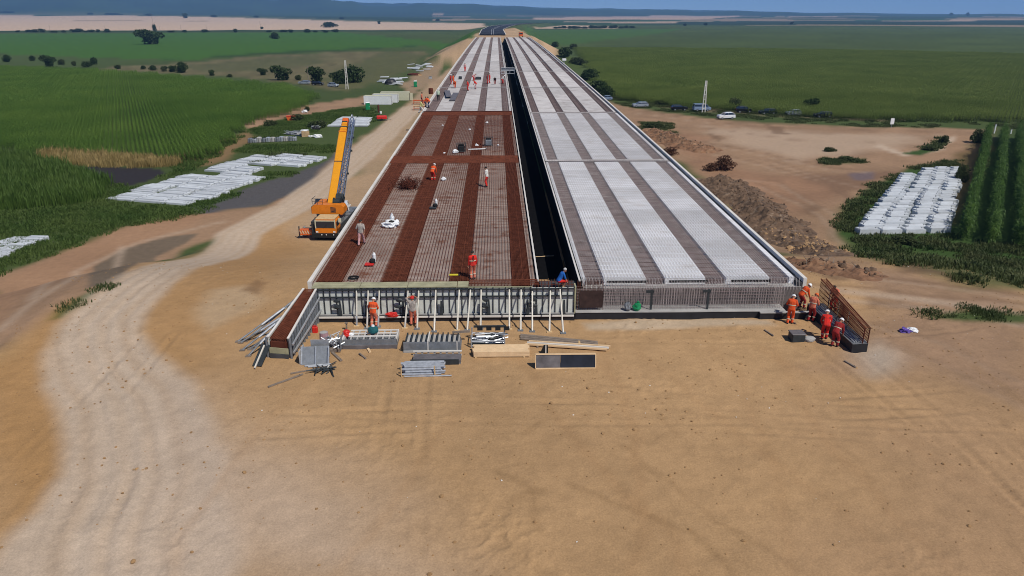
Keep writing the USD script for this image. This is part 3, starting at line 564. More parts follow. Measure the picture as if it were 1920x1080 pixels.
# right: bare rebar cage of the backwall
t = Thing('rebar_cage', 'grey dusty rebar cage of the backwall below the right deck', 'rebar cage', (11, 40.6, 8.45), world=True)
mb = MB(); r2 = np.random.default_rng(3)
for x in np.arange(6.3, 17.1, .15):
    for y, zt in ((40.5, 9.82), (40.95, 9.95)):
        j = r2.normal(0, .012, 2); lean = r2.normal(0, .02)
        mb.tube((x + j[0], y, 8.49), (x + lean, y + j[1], zt + r2.uniform(-.04, .05)), .013, 4)
    mb.tube((x, 40.5, 9.8), (x, 41.27, 9.98), .013, 3)
t.part('vertical_bars', mb, M['bar_mid'], kind='stuff')
mb = MB()
for z in np.arange(8.6, 9.8, .2):
    for y in (40.485, 40.96): mb.tube((4.7, y, z), (17.2, y, z + r2.normal(0, .008)), .011, 4)
t.part('cross_bars', mb, M['bar_grey'], kind='stuff')
mb = MB()
for x in np.arange(4.75, 6.3, .15): mb.tube((x, 40.5, 8.45), (x, 40.5, 10.25 + r2.uniform(-.05, .1)), .014, 4); mb.tube((x, 40.95, 8.45), (x, 40.95, 10.2), .014, 4)
t.part('starter_bars', mb, M['rust'], 'rusty starter bars at the gap', kind='stuff')
for x in (9.15, 12.55): t.part('post', MB().box(x - .06, x + .06, 40.43, 40.47, 8.49, 9.78), M['steel_dark']); t.part('post_cap', MB().box(x - .34, x + .12, 40.41, 40.465, 9.58, 9.74), M['steel_dark'])
t.part('board', MB().box(4.85, 6.25, 40.40, 40.44, 8.66, 9.74), mat('dark_brown_board', (.040, .022, .019), .9, .4, 3), 'dark brown board closing the cage at the gap')
mb = MB()
for x in np.arange(RX0 + .3, RX1 - .4, .19): mb.tube((x, 41.0, 9.5), (x, 41.35, 10.12 + r2.uniform(-.05, .08)), .013, 3); mb.tube((x, 41.35, 10.1), (x, 42.0, 10.05), .012, 3)
t.part('anchor_bars', mb, M['bar_light'], kind='stuff')
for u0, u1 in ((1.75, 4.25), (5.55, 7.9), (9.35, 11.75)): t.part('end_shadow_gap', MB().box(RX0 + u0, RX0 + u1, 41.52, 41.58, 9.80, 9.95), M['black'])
t = Thing('bag', 'green plastic bag on the footing by the rebar cage', 'bag', np.array([8.3, 40.33, 8.12])); t.part('sack', MB().blob((0, 0, .62), (.26, .2, .26), 3, 2, .5), M['green']); t.part('neck', MB().tube((0, 0, .8), (.05, 0, .95), .05, 6, .09), M['green'])
t = Thing('dark_sack', 'dark grey sack beside the green bag at the cage', 'sack', np.array([7.75, 40.33, 8.12])); t.part('sack', MB().blob((0, 0, .62), (.2, .18, .28), 5, 2, .5), M['steel_grey']); t.part('tie', MB().tube((0, 0, .82), (.02, 0, .95), .03, 5, .06), M['steel_dark'])

# left wing wall
wl = dict(nb=G(508, 670), nr=G(543, 672)); A0, A1 = np.array([*wl['nb'][:2], 8.0]), np.array([*wl['nr'][:2], 8.0])
B0, B1 = np.array([-11.35, 40.3, 8.0]), np.array([-10.65, 40.3, 8.0])
t = Thing('wing_wall_formwork', 'left wing wall formwork boxing a rust brown rebar core', 'formwork', (-12, 38, 8), world=True)
def wq(s, w, z): a = A0 * (1 - w) + A1 * w; b = B0 * (1 - w) + B1 * w; p = a * (1 - s) + b * s; return np.array([p[0], p[1], 8 + z])
def wtop(s): return 1.15 + .87 * s
NS = 6
for w0, w1, fc in ((-.06, 0., 0), (1., 1.06, 1)):
    for i in range(NS):
        s0, s1 = i / NS + .006, (i + 1) / NS - .006
        t.part('form_panel', MB().hexa([wq(s0, w0, -.1), wq(s0, w1, -.1), wq(s1, w1, -.1), wq(s1, w0, -.1), wq(s0, w0, wtop(s0)), wq(s0, w1, wtop(s0)), wq(s1, w1, wtop(s1)), wq(s1, w0, wtop(s1))]), M['steel_grey'] if fc else M['form_face'])
    wo = w0 - .07 if fc == 0 else w1 + .07
    for i in range(2 * NS + 1): s = i / (2 * NS); t.part('rib', MB().beam(wq(s, wo, -.05), wq(s, wo, wtop(s) + .03), .08, .09, (1, 0, 0)), M['steel_grey'])
    for k in (.35, .75): t.part('waler', MB().beam(wq(0, wo + (.13 if fc else -.13), wtop(0) * k), wq(1, wo + (.13 if fc else -.13), wtop(1) * k), .07, .1), M['galv'] if fc else M['steel_dark'])
    t.part('cap_rail', MB().beam(wq(0, (w0 + w1) / 2, wtop(0) + .04), wq(1, (w0 + w1) / 2, wtop(1) + .04), .11, .06), M['white_conc'])
t.part('end_panel', MB().hexa([wq(-.012, 0, .3), wq(-.012, 1, .3), wq(-.003, 1, .3), wq(-.003, 0, .3), wq(-.012, 0, .62), wq(-.012, 1, .62), wq(-.003, 1, .62), wq(-.003, 0, .62)]), M['ply_green'])
t.part('footing', MB().hexa([wq(-.02, .02, -.4), wq(-.02, .98, -.4), wq(1, .98, -.4), wq(1, .02, -.4), wq(-.02, .02, .28), wq(-.02, .98, .28), wq(1, .98, .28), wq(1, .02, .28)]), M['dark_conc'])
mb = MB()
for i in range(70):
    s = i / 69
    for w in (.12, .88): mb.tube(wq(s, w, .2), wq(s, w, wtop(s) + .06), .014, 3)
    mb.tube(wq(s, .1, wtop(s) - .02), wq(s, .9, wtop(s) - .02), .014, 3)
for w in np.linspace(.08, .92, 12): mb.tube(wq(0, w, wtop(0)), wq(1, w, wtop(1)), .018, 3)
for k in np.linspace(.2, .9, 7):
    for w in (.1, .9): mb.tube(wq(0, w, wtop(0) * k), wq(1, w, wtop(1) * k), .014, 3)
t.part('rebar_core', mb, M['rust'], 'rust brown bars inside the wing wall', kind='stuff')
t.part('rebar_bed', MB().hexa([wq(0, .06, .3), wq(0, .94, .3), wq(1, .94, .3), wq(1, .06, .3), wq(0, .06, wtop(0) - .2), wq(0, .94, wtop(0) - .2), wq(1, .94, wtop(1) - .2), wq(1, .06, wtop(1) - .2)]), M['rust_dark'])
for k, (fx_, fy_, s, zz) in enumerate(((447, 641, .80, .95), (452, 643, .62, .8), (455, 657, .45, .9), (466, 668, .28, .9), (470, 655, .3, .75), (460, 640, .95, .9))):
    f0 = G(fx_, fy_); h0 = wq(s, -.15, wtop(s) * zz)
    t = Thing('raking_prop', f'{ORD[k]} raking prop counted along the outer face of the left wing wall', 'prop', f0, world=True, group='props outside the left wing wall')
    t.part('tube', MB().tube(f0 + [0, 0, .04], h0, .05, 6), M['steel_grey']); t.part('sleeve', MB().tube(f0 * .6 + h0 * .4, f0 * .2 + h0 * .8, .07, 6), M['galv']); t.part('foot', MB().box(f0[0] - .15, f0[0] + .15, f0[1] - .12, f0[1] + .12, f0[2] - .05, f0[2] + .05), M['wood_old'])
f0 = G(482, 688); t = Thing('leaning_panel', 'pale edged panel leaning on the near end of left wing wall', 'formwork panel', f0, world=True)
h0 = wq(.02, -.2, .75); t.part('sheet', MB().beam(f0 + [0, 0, .05], h0, .5, .05), M['steel_dark']); t.part('edge', MB().beam(f0 + [-.02, -.3, .09], h0 + [-.02, -.3, .04], .06, .07), M['prop'])

# right wing wall: plinth, bars and cage
A0, A1 = np.array([*G(1596, 662)[:2], 8.0]), np.array([*G(1625, 660)[:2], 8.0]); B0, B1 = np.array([18.8, 40.9, 8.0]), np.array([19.75, 40.9, 8.0])
t = Thing('wing_wall', 'black coated plinth of right wing wall with silver bars on top', 'wing wall', (19, 38, 8), world=True)
t.part('plinth', MB().hexa([wq(0, 0, -.6), wq(0, 1, -.6), wq(1, 1, -.6), wq(1, 0, -.6), wq(0, 0, .5), wq(0, 1, .5), wq(1, 1, .6), wq(1, 0, .6)]), M['bitumen'])
t.part('plinth_top', MB().hexa([wq(0, -.005, .502), wq(0, 1.005, .502), wq(1, 1.005, .602), wq(1, -.005, .602), wq(0, -.005, .54), wq(0, 1.005, .54), wq(1, 1.005, .64), wq(1, -.005, .64)]), M['steel_grey'])
for w in (.15, .3, .45, .6): t.part('long_bar', MB().tube(wq(.02, w, .60), wq(.9, w, .70), .028, 5), M['galv'])
t = Thing('wing_cage', 'rust brown rebar cage rising along the right wing wall', 'rebar cage', (19.5, 38, 8.5), world=True)
def ct(s): return .62 + .80 + .80 * s
mb = MB()
for i in range(46):
    s = .01 + i / 46
    for w in (.62, .95): mb.tube(wq(s, w, .55), wq(s, w, ct(s)), .017, 3)
    mb.tube(wq(s, .62, ct(s)), wq(s, .95, ct(s)), .017, 3)
for k in np.linspace(.1, .9, 6):
    for w in (.62, .95): mb.tube(wq(0, w, .55 + (ct(0) - .55) * k), wq(1, w, .55 + (ct(1) - .55) * k), .016, 3)
t.part('bars', mb, M['rust'], kind='stuff')
for w in (.62, .95): t.part('top_rail', MB().tube(wq(0, w, ct(0)), wq(1, w, ct(1)), .035, 5), M['rust'])
t.part('end_post', MB().tube(wq(0, .95, .54), wq(0, .95, ct(0)), .03, 5), M['rust_dark']); t.part('end_post', MB().tube(wq(0, .62, .54), wq(0, .62, ct(0)), .03, 5), M['rust_dark'])
for k in range(3): s = .3 + k * .22; t.part('timber_brace', MB().beam(wq(s, .55, .64), wq(s + .12, .95, ct(s) - .2), .05, .1), M['wood_old'])
# ------------------------------------------------------------------ mobile crane (its cab faces the camera)
c0 = G(608, 452); cl = (c0[0], c0[1], c0[2])
cr = Thing('mobile_crane', 'yellow mobile crane parked left of the viaduct, boom raised', 'crane', cl, math.radians(-3))
cr.part('carrier', MB().cbox(-1.5, 1.5, .3, 11.2, .75, 1.35, .06), M['steel_dark']); cr.part('deck_plate', MB().box(-1.45, 1.45, 2.3, 11.1, 1.352, 1.42), M['steel_grey'])
cr.part('bumper', MB().cbox(-1.42, 1.5, -.06, .45, .42, .98, .05), M['black'])
for x in (-.2, .35, 1.2): cr.part('fog_lamp', MB().lathe([(0, 0), (.07, 0), (.07, .03), (0, .035)], 8, (x, -.062, .8), rotx(math.pi / 2)), M['white'])
cab = cr.part('cab', MB().prism([(-.93, .98), (1.5, .98), (1.5, 2.35), (1.36, 2.62), (-.80, 2.62), (-.93, 2.35)], 0, 2.1), M['crane_orange'])
cr.part('roof', MB().cbox(-.86, 1.42, .05, 2.15, 2.622, 2.72, .04), M['wood'], under=cab); cr.part('windscreen', MB().box(-.80, 1.38, -.03, .012, 1.62, 2.40), M['glass'], under=cab)
cr.part('windscreen_frame', MB().box(-.93, -.802, -.04, .01, 1.55, 2.6).box(1.382, 1.5, -.04, .01, 1.55, 2.6).box(-.8, 1.38, -.04, .01, 2.402, 2.52), M['cream'], under=cab)
cr.part('side_window', MB().box(1.495, 1.52, .5, 1.7, 1.65, 2.3), M['glass'], under=cab); cr.part('wiper', MB().tube((.1, -.045, 1.62), (.45, -.05, 2.0), .02, 4), M['black'], under=cab)
for x in (-.75, 1.3): cr.part('headlight', MB().cbox(x - .14, x + .14, -.05, .0, 1.05, 1.22, .02), M['white'])
cr.part('engine_box', MB().cbox(-1.5, -.98, .35, 4.2, 1.36, 2.3, .06), M['steel_dark']); cr.part('boom_rest', MB().beam((-1.2, 1.2, 1.36), (-1.2, 1.2, 2.55), .12, .12).beam((-1.2, 2.0, 1.36), (-1.2, 1.2, 2.5), .1, .1), M['steel_dark'])
for i, y in enumerate((1.3, 2.9, 6.6, 8.2, 9.8)):
    for sx in (-1, 1):
        w = cr.part('wheel', MB().lathe([(.30, -.25), (.62, -.25), (.72, -.17), (.72, .17), (.62, .25), (.30, .25)], 18, (sx * 1.24, y, .72), rotz(math.pi / 2) @ rotx(math.pi / 2)), M['black'], smooth=30)
        cr.part('rim', MB().lathe([(0, -.2), (.3, -.22), (.32, .0), (.3, .22), (0, .2)], 12, (sx * 1.24, y, .72), rotz(math.pi / 2) @ rotx(math.pi / 2)), M['steel_grey'], under=w)
for sx in (-1, 1):
    for y in (2.05, 10.6):
        o = cr.part('outrigger', MB().box(sx * 1.52 if sx > 0 else -3.0, 3.0 if sx > 0 else -1.52, y, y + .32, .62, .98), M['steel_dark'])
        cr.part('jack', MB().lathe([(0, 0), (.11, 0), (.11, 1.1), (0, 1.1)], 10, (sx * 2.95, y + .16, .05)), M['galv'], under=o); cr.part('float', MB().lathe([(0, -.1), (.32, -.1), (.3, .06), (0, .06)], 12, (sx * 2.95, y + .16, .02)), M['steel_dark'], under=o)
b = cr.part('outrigger_box', MB().cbox(-3.15, -1.55, .9, 1.5, .45, 1.12, .03), M['orange'], 'striped outrigger box left of the cab')
for i in range(5):
    x = -3.0 + i * .3
    cr.part('stripe', MB().hexa([(x, .88, .62), (x + .13, .88, .62), (x + .13, .898, .62), (x, .898, .62), (x - .17, .88, 1.0), (x - .04, .88, 1.0), (x - .04, .898, 1.0), (x - .17, .898, 1.0)]), M['wood_pale' if i % 2 == 0 else 'cream'], under=b)
cr.part('outrigger_post', MB().box(-3.25, -3.16, .9, 1.1, .3, 1.5), M['steel_dark'])
cr.part('turntable', MB().lathe([(0, 1.42), (1.15, 1.42), (1.15, 1.75), (0, 1.75)], 20, (0, 6.0, 0)), M['steel_dark'])
cr.part('superstructure', MB().prism([(3.4, 1.76), (8.2, 1.76), (8.2, 2.2), (7.2, 2.9), (3.4, 2.9)], -.9, .9, axes=(1, 2, 0)), M['crane_orange'])
cw = cr.part('counterweight', MB().prism([(-1.95, 2.65), (1.75, 2.65), (1.95, 2.85), (1.95, 3.5), (1.7, 3.75), (-1.6, 3.75), (-1.95, 3.45)], 2.5, 3.7), M['crane_orange'])
for i in range(5):
    z = 2.85 + i * .15
    cr.part('hazard_stripe', MB().hexa([(.35, 2.48, z), (1.0, 2.48, z - .12 if i else z), (1.0, 2.497, z - .12 if i else z), (.35, 2.497, z), (.35, 2.48, z + .08), (1.0, 2.48, z - .04 if i else z + .06), (1.0, 2.497, z - .04 if i else z + .06), (.35, 2.497, z + .08)]), M['steel_dark'], under=cw)
cr.part('side_shade', MB().box(-2.0, -1.955, 2.55, 3.7, 2.7, 3.5), M['steel_dark'], under=cw)
cr.part('operator_cab', MB().prism([(4.6, 1.8), (6.6, 1.8), (6.6, 3.0), (6.2, 3.6), (4.6, 3.6)], -1.75, -.92, axes=(1, 2, 0)), M['crane_orange']); cr.part('operator_window', MB().box(-1.77, -1.752, 4.8, 6.3, 2.5, 3.4), M['glass'])
mb = MB()
for x in (-1.85, -1.2, -.6): mb.tube((x, 2.7, 3.75), (x, 2.7, 4.45), .03, 5)
mb.tube((-1.85, 2.7, 4.45), (-.6, 2.7, 4.45), .03, 5).tube((-1.85, 2.7, 4.1), (-.6, 2.7, 4.1), .03, 5).tube((-1.85, 2.7, 4.45), (-1.85, 4.2, 4.45), .03, 5); cr.part('railing', mb, M['steel_dark'])
cr.part('winch', MB().lathe([(0, -.45), (.62, -.45), (.62, -.38), (.48, -.36), (.48, .36), (.62, .38), (.62, .45), (0, .45)], 14, (.85, 4.0, 3.7), rotz(math.pi / 2) @ rotx(math.pi / 2)), M['steel_dark']); cr.part('winch_frame', MB().path([(1.35, 3.4, 3.0), (1.4, 3.6, 4.3), (1.2, 4.6, 4.4), (1.2, 5.4, 3.2)], .06), M['steel_dark'])
cr.part('mirror', MB().path([(1.5, .3, 2.3), (1.95, .1, 2.55)], .03).cbox(1.85, 2.2, .02, .12, 2.3, 2.75, .02), M['cream'])
cr.part('toolbox', MB().cbox(1.02, 1.5, 2.3, 4.2, 1.43, 2.1, .04), M['steel_grey'])
# boom: four nested sections up and away
be, by = math.radians(46), math.radians(1.5)
bd = np.array([math.sin(by) * math.cos(be), math.cos(by) * math.cos(be), math.sin(be)]); bs = np.array([math.cos(by), -math.sin(by), 0]); bu = np.cross(bs, bd)
bo = np.array([-.15, 5.2, 3.1])
def bsec(u0, u1, w, h, dz=0):
    mb = MB(); pr = [(-w / 2, -h * .3), (-w * .28, -h / 2), (w * .28, -h / 2), (w / 2, -h * .3), (w / 2, h / 2 - .08), (w / 2 - .08, h / 2), (-w / 2 + .08, h / 2), (-w / 2, h / 2 - .08)]
    v = [bo + bd * u + bs * a + bu * (b_ + dz) for u in (u0, u1) for a, b_ in pr]; f = []
    for i in range(8): j = (i + 1) % 8; f += [[i, j, j + 8], [i, j + 8, i + 8]]
    for i in range(1, 7): f += [[0, i + 1, i], [8, 8 + i, 9 + i]]
    return mb.add(v, f)
LB = 12.6
bm = cr.part('boom', bsec(-1.2, LB - 2.0, .98, 1.15), M['yellow'])
cr.part('boom_collar', bsec(LB - 2.15, LB - 1.98, 1.06, 1.24), M['crane_orange'], under=bm); cr.part('boom_band', bsec(LB * .47, LB * .48, 1.0, 1.17), M['steel_dark'], under=bm)
for k in range(4):
    u = LB - 1.97 + k * .42; w = .90 - k * .08
    cr.part('boom_section', bsec(u, u + .27, w, w * 1.1), M['yellow'], under=bm); cr.part('section_collar', bsec(u + .272, u + .41, w + .05, w * 1.1 + .06), M['steel_dark' if k % 2 else 'crane_orange'], under=bm)
tp = bo + bd * (LB - .3)
cr.part('boom_head', MB().cbox(-.38, .38, -.3, .3, -.2, .6, .06, np.stack([bs, bu, bd], 1), tp), M['orange'])
for sx in (-.25, .25): cr.part('sheave', MB().lathe([(0, -.05), (.3, -.05), (.26, 0), (.3, .05), (0, .05)], 12, tp + bs * sx + bd * .55 - bu * .2, np.stack([bd, bu, bs], 1)), M['steel_dark'])
cr.part('luffing_cylinder', MB().tube(np.array([-.15, 7.2, 2.7]), bo + bd * 4.5 - bu * .55, .2, 8), M['steel_dark'])
# lattice jib folded along the boom's right side
jb = MB(); pc = MB(); jo = bo + bs * .95 + bu * .25; nj = 11; u0, u1 = 1.2, LB + .1
cor = [(-.32, -.4), (.32, -.4), (.32, .4), (-.32, .4)]
def jp(k, c): u = u0 + (u1 - u0) * k / nj; s = 1 - .35 * k / nj; return jo + bd * u + bs * c[0] * s + bu * c[1] * s
for c in cor: jb.tube(jp(0, c), jp(nj, c), .07, 5)
for k in range(nj):
    for i in range(4):
        a, b_ = cor[i], cor[(i + 1) % 4]; pc.tube(jp(k, a), jp(k + 1, b_), .04, 4); pc.tube(jp(k, b_), jp(k, a), .04, 4)
ji = cr.part('lattice_jib', jb, M['jib']); cr.part('lacing', pc, M['jib'], under=ji)
cr.part('jib_pulley', MB().lathe([(0, -.08), (.26, -.08), (.2, 0), (.26, .08), (0, .08)], 12, jo + bd * (u1 + .2) + bu * .3, np.stack([bd, bu, bs], 1)), M['galv'], under=ji); cr.part('jib_foot', MB().cbox(-.45, .45, -.5, .5, u0 - .7, u0 + .05, .05, np.stack([bs, bu, bd], 1), jo), M['steel_dark'], under=ji)
cr.part('hoist_rope', MB().tube(jo + bd * u0 + bs * .45, jo + bd * u1 + bs * .42, .025, 4), M['steel_grey'])
for k in (.35, .62, .78): cr.part('rope_guide', MB().cbox(-.1, .1, -.12, .12, -.12, .12, .03, None, jo + bd * LB * k + bs * .5), M['steel_dark'])

# ------------------------------------------------------------------ vehicles
PAINT = {'white': mat('car_white', (.70, .71, .73), .25, .03, .5, spec=.6), 'silver': mat('car_silver', (.36, .40, .46), .25, .05, .5, spec=.6, metal=.3), 'blue_grey': mat('car_blue_grey', (.20, .26, .38), .25, .05, .5, spec=.6), 'black': mat('car_black', (.008, .008, .009), .35, .1, .5, spec=.3), 'dark': mat('car_dark_green', (.010, .017, .013), .35, .1, .5, spec=.3)}
M['lamp'] = mat('lamp_lens', (.75, .75, .72), .15, .05, 2, spec=.7); M['tail'] = mat('tail_lens', (.30, .01, .01), .2, .1, 2, spec=.6)
SHAPES = {'estate': ([(-2.25, .35), (-2.3, .75), (-2.2, .95), (-1.15, 1.03), (-1.1, 1.03), (2.15, 1.05), (2.28, .8), (2.25, .35)], [(-1.25, 1.0), (-.45, 1.46), (1.75, 1.48), (2.15, 1.03)]),
          'hatch': ([(-1.95, .35), (-2.0, .75), (-1.85, .95), (-.95, 1.03), (1.8, 1.05), (1.98, .8), (1.95, .35)], [(-1.0, 1.0), (-.3, 1.46), (1.2, 1.48), (1.78, 1.03)]),
          'suv': ([(-2.2, .42), (-2.25, .85), (-2.1, 1.08), (-1.1, 1.16), (2.05, 1.18), (2.22, .9), (2.2, .42)], [(-1.2, 1.12), (-.45, 1.70), (1.45, 1.72), (2.1, 1.16)]),
          'van': ([(-2.4, .38), (-2.45, .9), (-2.3, 1.1), (-1.75, 1.2), (2.35, 1.25), (2.42, .9), (2.4, .38)], [(-1.85, 1.18), (-1.1, 1.92), (2.2, 1.95), (2.34, 1.2)])}
def car(label, kind, paint, loc, heading, group='cars parked beyond the right-hand dirt', name='parked_car', cat='car'):
    """heading: direction of the bonnet (local -x), radians from +x"""
    t = Thing(name, label, cat, loc, heading + math.pi, group); low, top = SHAPES[kind]; W = .9 if kind != 'van' else .97; m_ = PAINT[paint]
    mb = MB(); n = len(low)
    ys = [(-W, .0), (-W + .0, 1), (W, 1), (W, 0)]
    bodyv = []
    for y, k in ((-W, .97), (-W * .93, 1.0), (W * .93, 1.0), (W, .97)): bodyv += [[x * k, y, z if k == 1 else .38 + (z - .38) * .93] for x, z in low]
    f = []
    for s in range(3):
        for i in range(n): j = (i + 1) % n; a = s * n; f += [[a + i, a + j, a + n + j], [a + i, a + n + j, a + n + i]]
    for i in range(1, n - 1): f += [[0, i + 1, i], [3 * n, 3 * n + i, 3 * n + i + 1]]
    t.part('body', mb.add(bodyv, np.array(f)), m_)
    (xa, za), (xb, zb), (xc, zc), (xd, zd_) = top; w0, w1 = W * .93, W * .76
    v = [[xa, -w0, za], [xd, -w0, zd_], [xd, w0, zd_], [xa, w0, za], [xb, -w1, zb], [xc, -w1, zc], [xc, w1, zc], [xb, w1, zb]]
    t.part('cabin_glass', MB().hexa(v), M['glass'])
    t.part('roof', MB().hexa([[xb - .04, -w1 - .02, zb - .02], [xc + .05, -w1 - .02, zc - .02], [xc + .05, w1 + .02, zc - .02], [xb - .04, w1 + .02, zb - .02], [xb + .05, -w1 + .05, zb + .06], [xc - .03, -w1 + .05, zc + .06], [xc - .03, w1 - .05, zc + .06], [xb + .05, w1 - .05, zb + .06]]), m_)
    for sy in (-1, 1):
        for p0, p1 in (((xa, za), (xb, zb)), ((xd, zd_), (xc, zc)), ((.25, za), (.2, zb + .01))): t.part('pillar', MB().beam((p0[0], sy * (w0 + .004), p0[1]), (p1[0], sy * (w1 + .012), p1[1]), .09, .05, (1, 0, 0)), m_)
        for x in (low[0][0] * .62, low[-1][0] * .60):
            w = t.part('wheel', MB().lathe([(.18, -.1), (.30, -.1), (.33, -.05), (.33, .07), (.30, .1), (.18, .1)], 14, (x, sy * (W - .06), .33), rotx(math.pi / 2)), M['black'])
            t.part('rim', MB().lathe([(0, -.06), (.2, -.08), (.2, .08), (0, .06)], 10, (x, sy * (W - .05), .33), rotx(math.pi / 2)), M['galv'], under=w)
        t.part('headlight', MB().cbox(low[1][0] - .0, low[1][0] + .22, sy * W * .68 - .17, sy * W * .68 + .17, low[1][1] - .06, low[1][1] + .1, .03), M['lamp'])
        t.part('tail_light', MB().cbox(low[-2][0] - .12, low[-2][0] + .02, sy * W * .8 - .1, sy * W * .8 + .1, low[-2][1] - .02, low[-2][1] + .16, .02), M['tail'])
        t.part('mirror', MB().cbox(xa + .25, xa + .37, sy * (W + .08) - .08, sy * (W + .08) + .08, za - .02, za + .12, .02), m_)
    t.part('bumper', MB().cbox(low[1][0] - .05, low[1][0] + .08, -W * .85, W * .85, .34, .52, .03), M['steel_dark'])
    return t
LEFTW, RIGHTW = math.pi, 0.0
for px_, py_, kind, paint, hd, lab in ((1200, 201, 'estate', 'silver', LEFTW + .1, 'silver estate car at the left end of the parked row, nose to the left'), (1273, 207, 'estate', 'black', RIGHTW + .05, 'black car between the silver estate and the blue grey van'), (1315, 208, 'van', 'blue_grey', RIGHTW + .05, 'blue grey van parked behind the tall pale pole'),
        (1361, 223.5, 'suv', 'white', LEFTW + .12, 'white car parked alone on the dirt in front of the others'), (1394, 211, 'suv', 'black', RIGHTW, 'black car with a lit headlamp to the right of the pole'), (1439, 214, 'estate', 'dark', LEFTW + .1, 'dark green car between a black car and a small silver one'), (1487, 216, 'hatch', 'silver', LEFTW + .05, 'small silver hatchback near the right end of the row'), (1543, 220, 'estate', 'black', LEFTW, 'black estate car at the right end of the parked row'), (1136, 188, 'hatch', 'blue_grey', LEFTW, 'small blue car half hidden by the right deck edge')):
    car(lab, kind, paint, G(px_, py_), hd)
for px_, py_, kind, paint, hd, lab in ((571, 158, 'estate', 'silver', LEFTW - .2, 'silver car leftmost among the trees beyond the maize'), (596, 160, 'estate', 'black', RIGHTW - .2, 'black car between two others by the dark trees'), (625, 163, 'hatch', 'silver', RIGHTW - .3, 'silver hatchback beside the left-hand pale pole')):
    car(lab, kind, paint, G(px_, py_), hd, 'cars parked by the trees on the left')
car('white van parked behind the crane by the deck edge', 'van', 'white', G(643, 407), math.pi / 2 + .2, None, 'white_van', 'van')
# roller or lorry far up the new road
t = Thing('tipper_lorry', 'small orange lorry on the far road beyond the right deck', 'lorry', (14.5, 452, float(land(14.5, 452))))
t.part('cab', MB().cbox(-1.1, 1.1, -3.4, -1.6, .8, 2.9, .1), M['orange']); t.part('windscreen', MB().box(-.95, .95, -3.43, -3.402, 1.8, 2.6), M['glass']); t.part('tipper_body', MB().prism([(-1.5, 1.2), (3.4, 1.2), (3.8, 2.7), (-1.5, 2.7)], -1.2, 1.2, axes=(1, 2, 0)), M['crane_orange'])
for y in (-2.6, 1.2, 2.6):
    for sx in (-1, 1): t.part('wheel', MB().lathe([(0, -.16), (.5, -.16), (.5, .16), (0, .16)], 12, (sx * 1.0, y, .5), rotz(math.pi / 2) @ rotx(math.pi / 2)), M['black'])

# ------------------------------------------------------------------ containers, cabins, toilets, bits of plant on the left
def container(label, loc, rz, L, m_, open_door=False):
    t = Thing('container', label, 'container', loc, rz); W, H = 2.44, 2.6
    t.part('shell', MB().box(0, W, 0, L, .12, H), m_); t.part('roof', MB().box(-.02, W + .02, -.02, L + .02, H + .002, H + .06), M['cream'])
    mb = MB()
    for y in np.arange(.2, L - .1, .28): mb.box(-.014, -.002, y, y + .14, .25, H - .1).box(W + .002, W + .014, y, y + .14, .25, H - .1)
    t.part('corrugation', mb, m_, kind='stuff'); 
    for x in (0, W - .1): t.part('corner_post', MB().box(x - .01, x + .11, -.03, -.002, .1, H), m_)
    if open_door: t.part('doorway', MB().box(.25, 1.25, -.03, -.004, .15, 2.3), M['black']); t.part('door_leaf', MB().box(1.3, 1.36, -1.0, -.03, .15, 2.3), M['cream'])
    else:
        mb = MB()
        for x in (.5, 1.0, 1.45, 1.95): mb.tube((x, -.03, .2), (x, -.03, H - .1), .03, 5)
        t.part('lock_rods', mb, M['galv'])
    return t
a = G(683, 195); b_ = G(733, 197); c_ = G(762, 180)
dirc = math.atan2(b_[1] - a[1], b_[0] - a[0])
t0 = container('front white container facing the haul road', np.array([b_[0], b_[1], b_[2]]), math.radians(85), 8.2, M['white'])
t1 = container('second white container behind the front one', b_ + np.array([1.2, 5.2, 0]), math.radians(85), 7.5, M['white'])
t2 = container('cream container with an open dark doorway at its end', b_ + np.array([4.2, 11.5, 0]), math.radians(88), 9.0, M['cream'], True)
def toilet(label, loc, rz):
    t = Thing('portable_toilet', label, 'toilet', loc, rz)
    t.part('cabin', MB().cbox(-.62, .62, -.62, .62, .1, 2.1, .05), M['green']); t.part('base', MB().box(-.66, .66, -.66, .66, 0, .098), M['steel_dark']); t.part('roof', MB().lathe([(0, 2.32), (.55, 2.28), (.93, 2.102), (0, 2.101)], 4, (0, 0, 0), rotz(math.pi / 4)), M['white'])
    d_ = t.part('door', MB().box(-.45, .45, -.65, -.622, .2, 2.0), M['green']); t.part('handle', MB().cbox(.3, .38, -.69, -.652, 1.0, 1.15, .01), M['white'], under=d_); t.part('vent', MB().tube((.4, .4, 2.15), (.4, .4, 2.55), .06, 6), M['white'])
toilet('green portable toilet in front of the white containers', G(690, 207), .2); toilet('green portable toilet further off beside the dirt track', G(779, 163), .1)
t = Thing('orange_skip', 'orange red skip in the weeds left of the boom tip', 'skip', G(547, 226), .2)
t.part('tub', MB().prism([(-.9, .1), (.9, .1), (1.25, 1.2), (-1.25, 1.2)], -.8, .8), M['orange']); t.part('rim', MB().box(-1.3, 1.3, -.86, -.802, 1.1, 1.22).box(-1.3, 1.3, .802, .86, 1.1, 1.22), M['red']); t.part('rib', MB().box(-.05, .05, -.84, -.802, .1, 1.1), M['red'])
t = Thing('red_tank', 'red tank trailer at the edge of the dirt road', 'tank', G(716, 226), .1)
t.part('tank', MB().cbox(-1.3, 1.3, -.6, .6, .45, 1.25, .2), M['red']); t.part('chassis', MB().box(-1.5, 1.5, -.5, .5, .3, .44), M['steel_dark']); t.part('drawbar', MB().tube((1.5, 0, .35), (2.4, 0, .3), .05, 5), M['steel_dark'])
for sy in (-1, 1): t.part('wheel', MB().lathe([(0, -.1), (.3, -.1), (.3, .1), (0, .1)], 12, (0, sy * .66, .3), rotx(math.pi / 2)), M['black'])
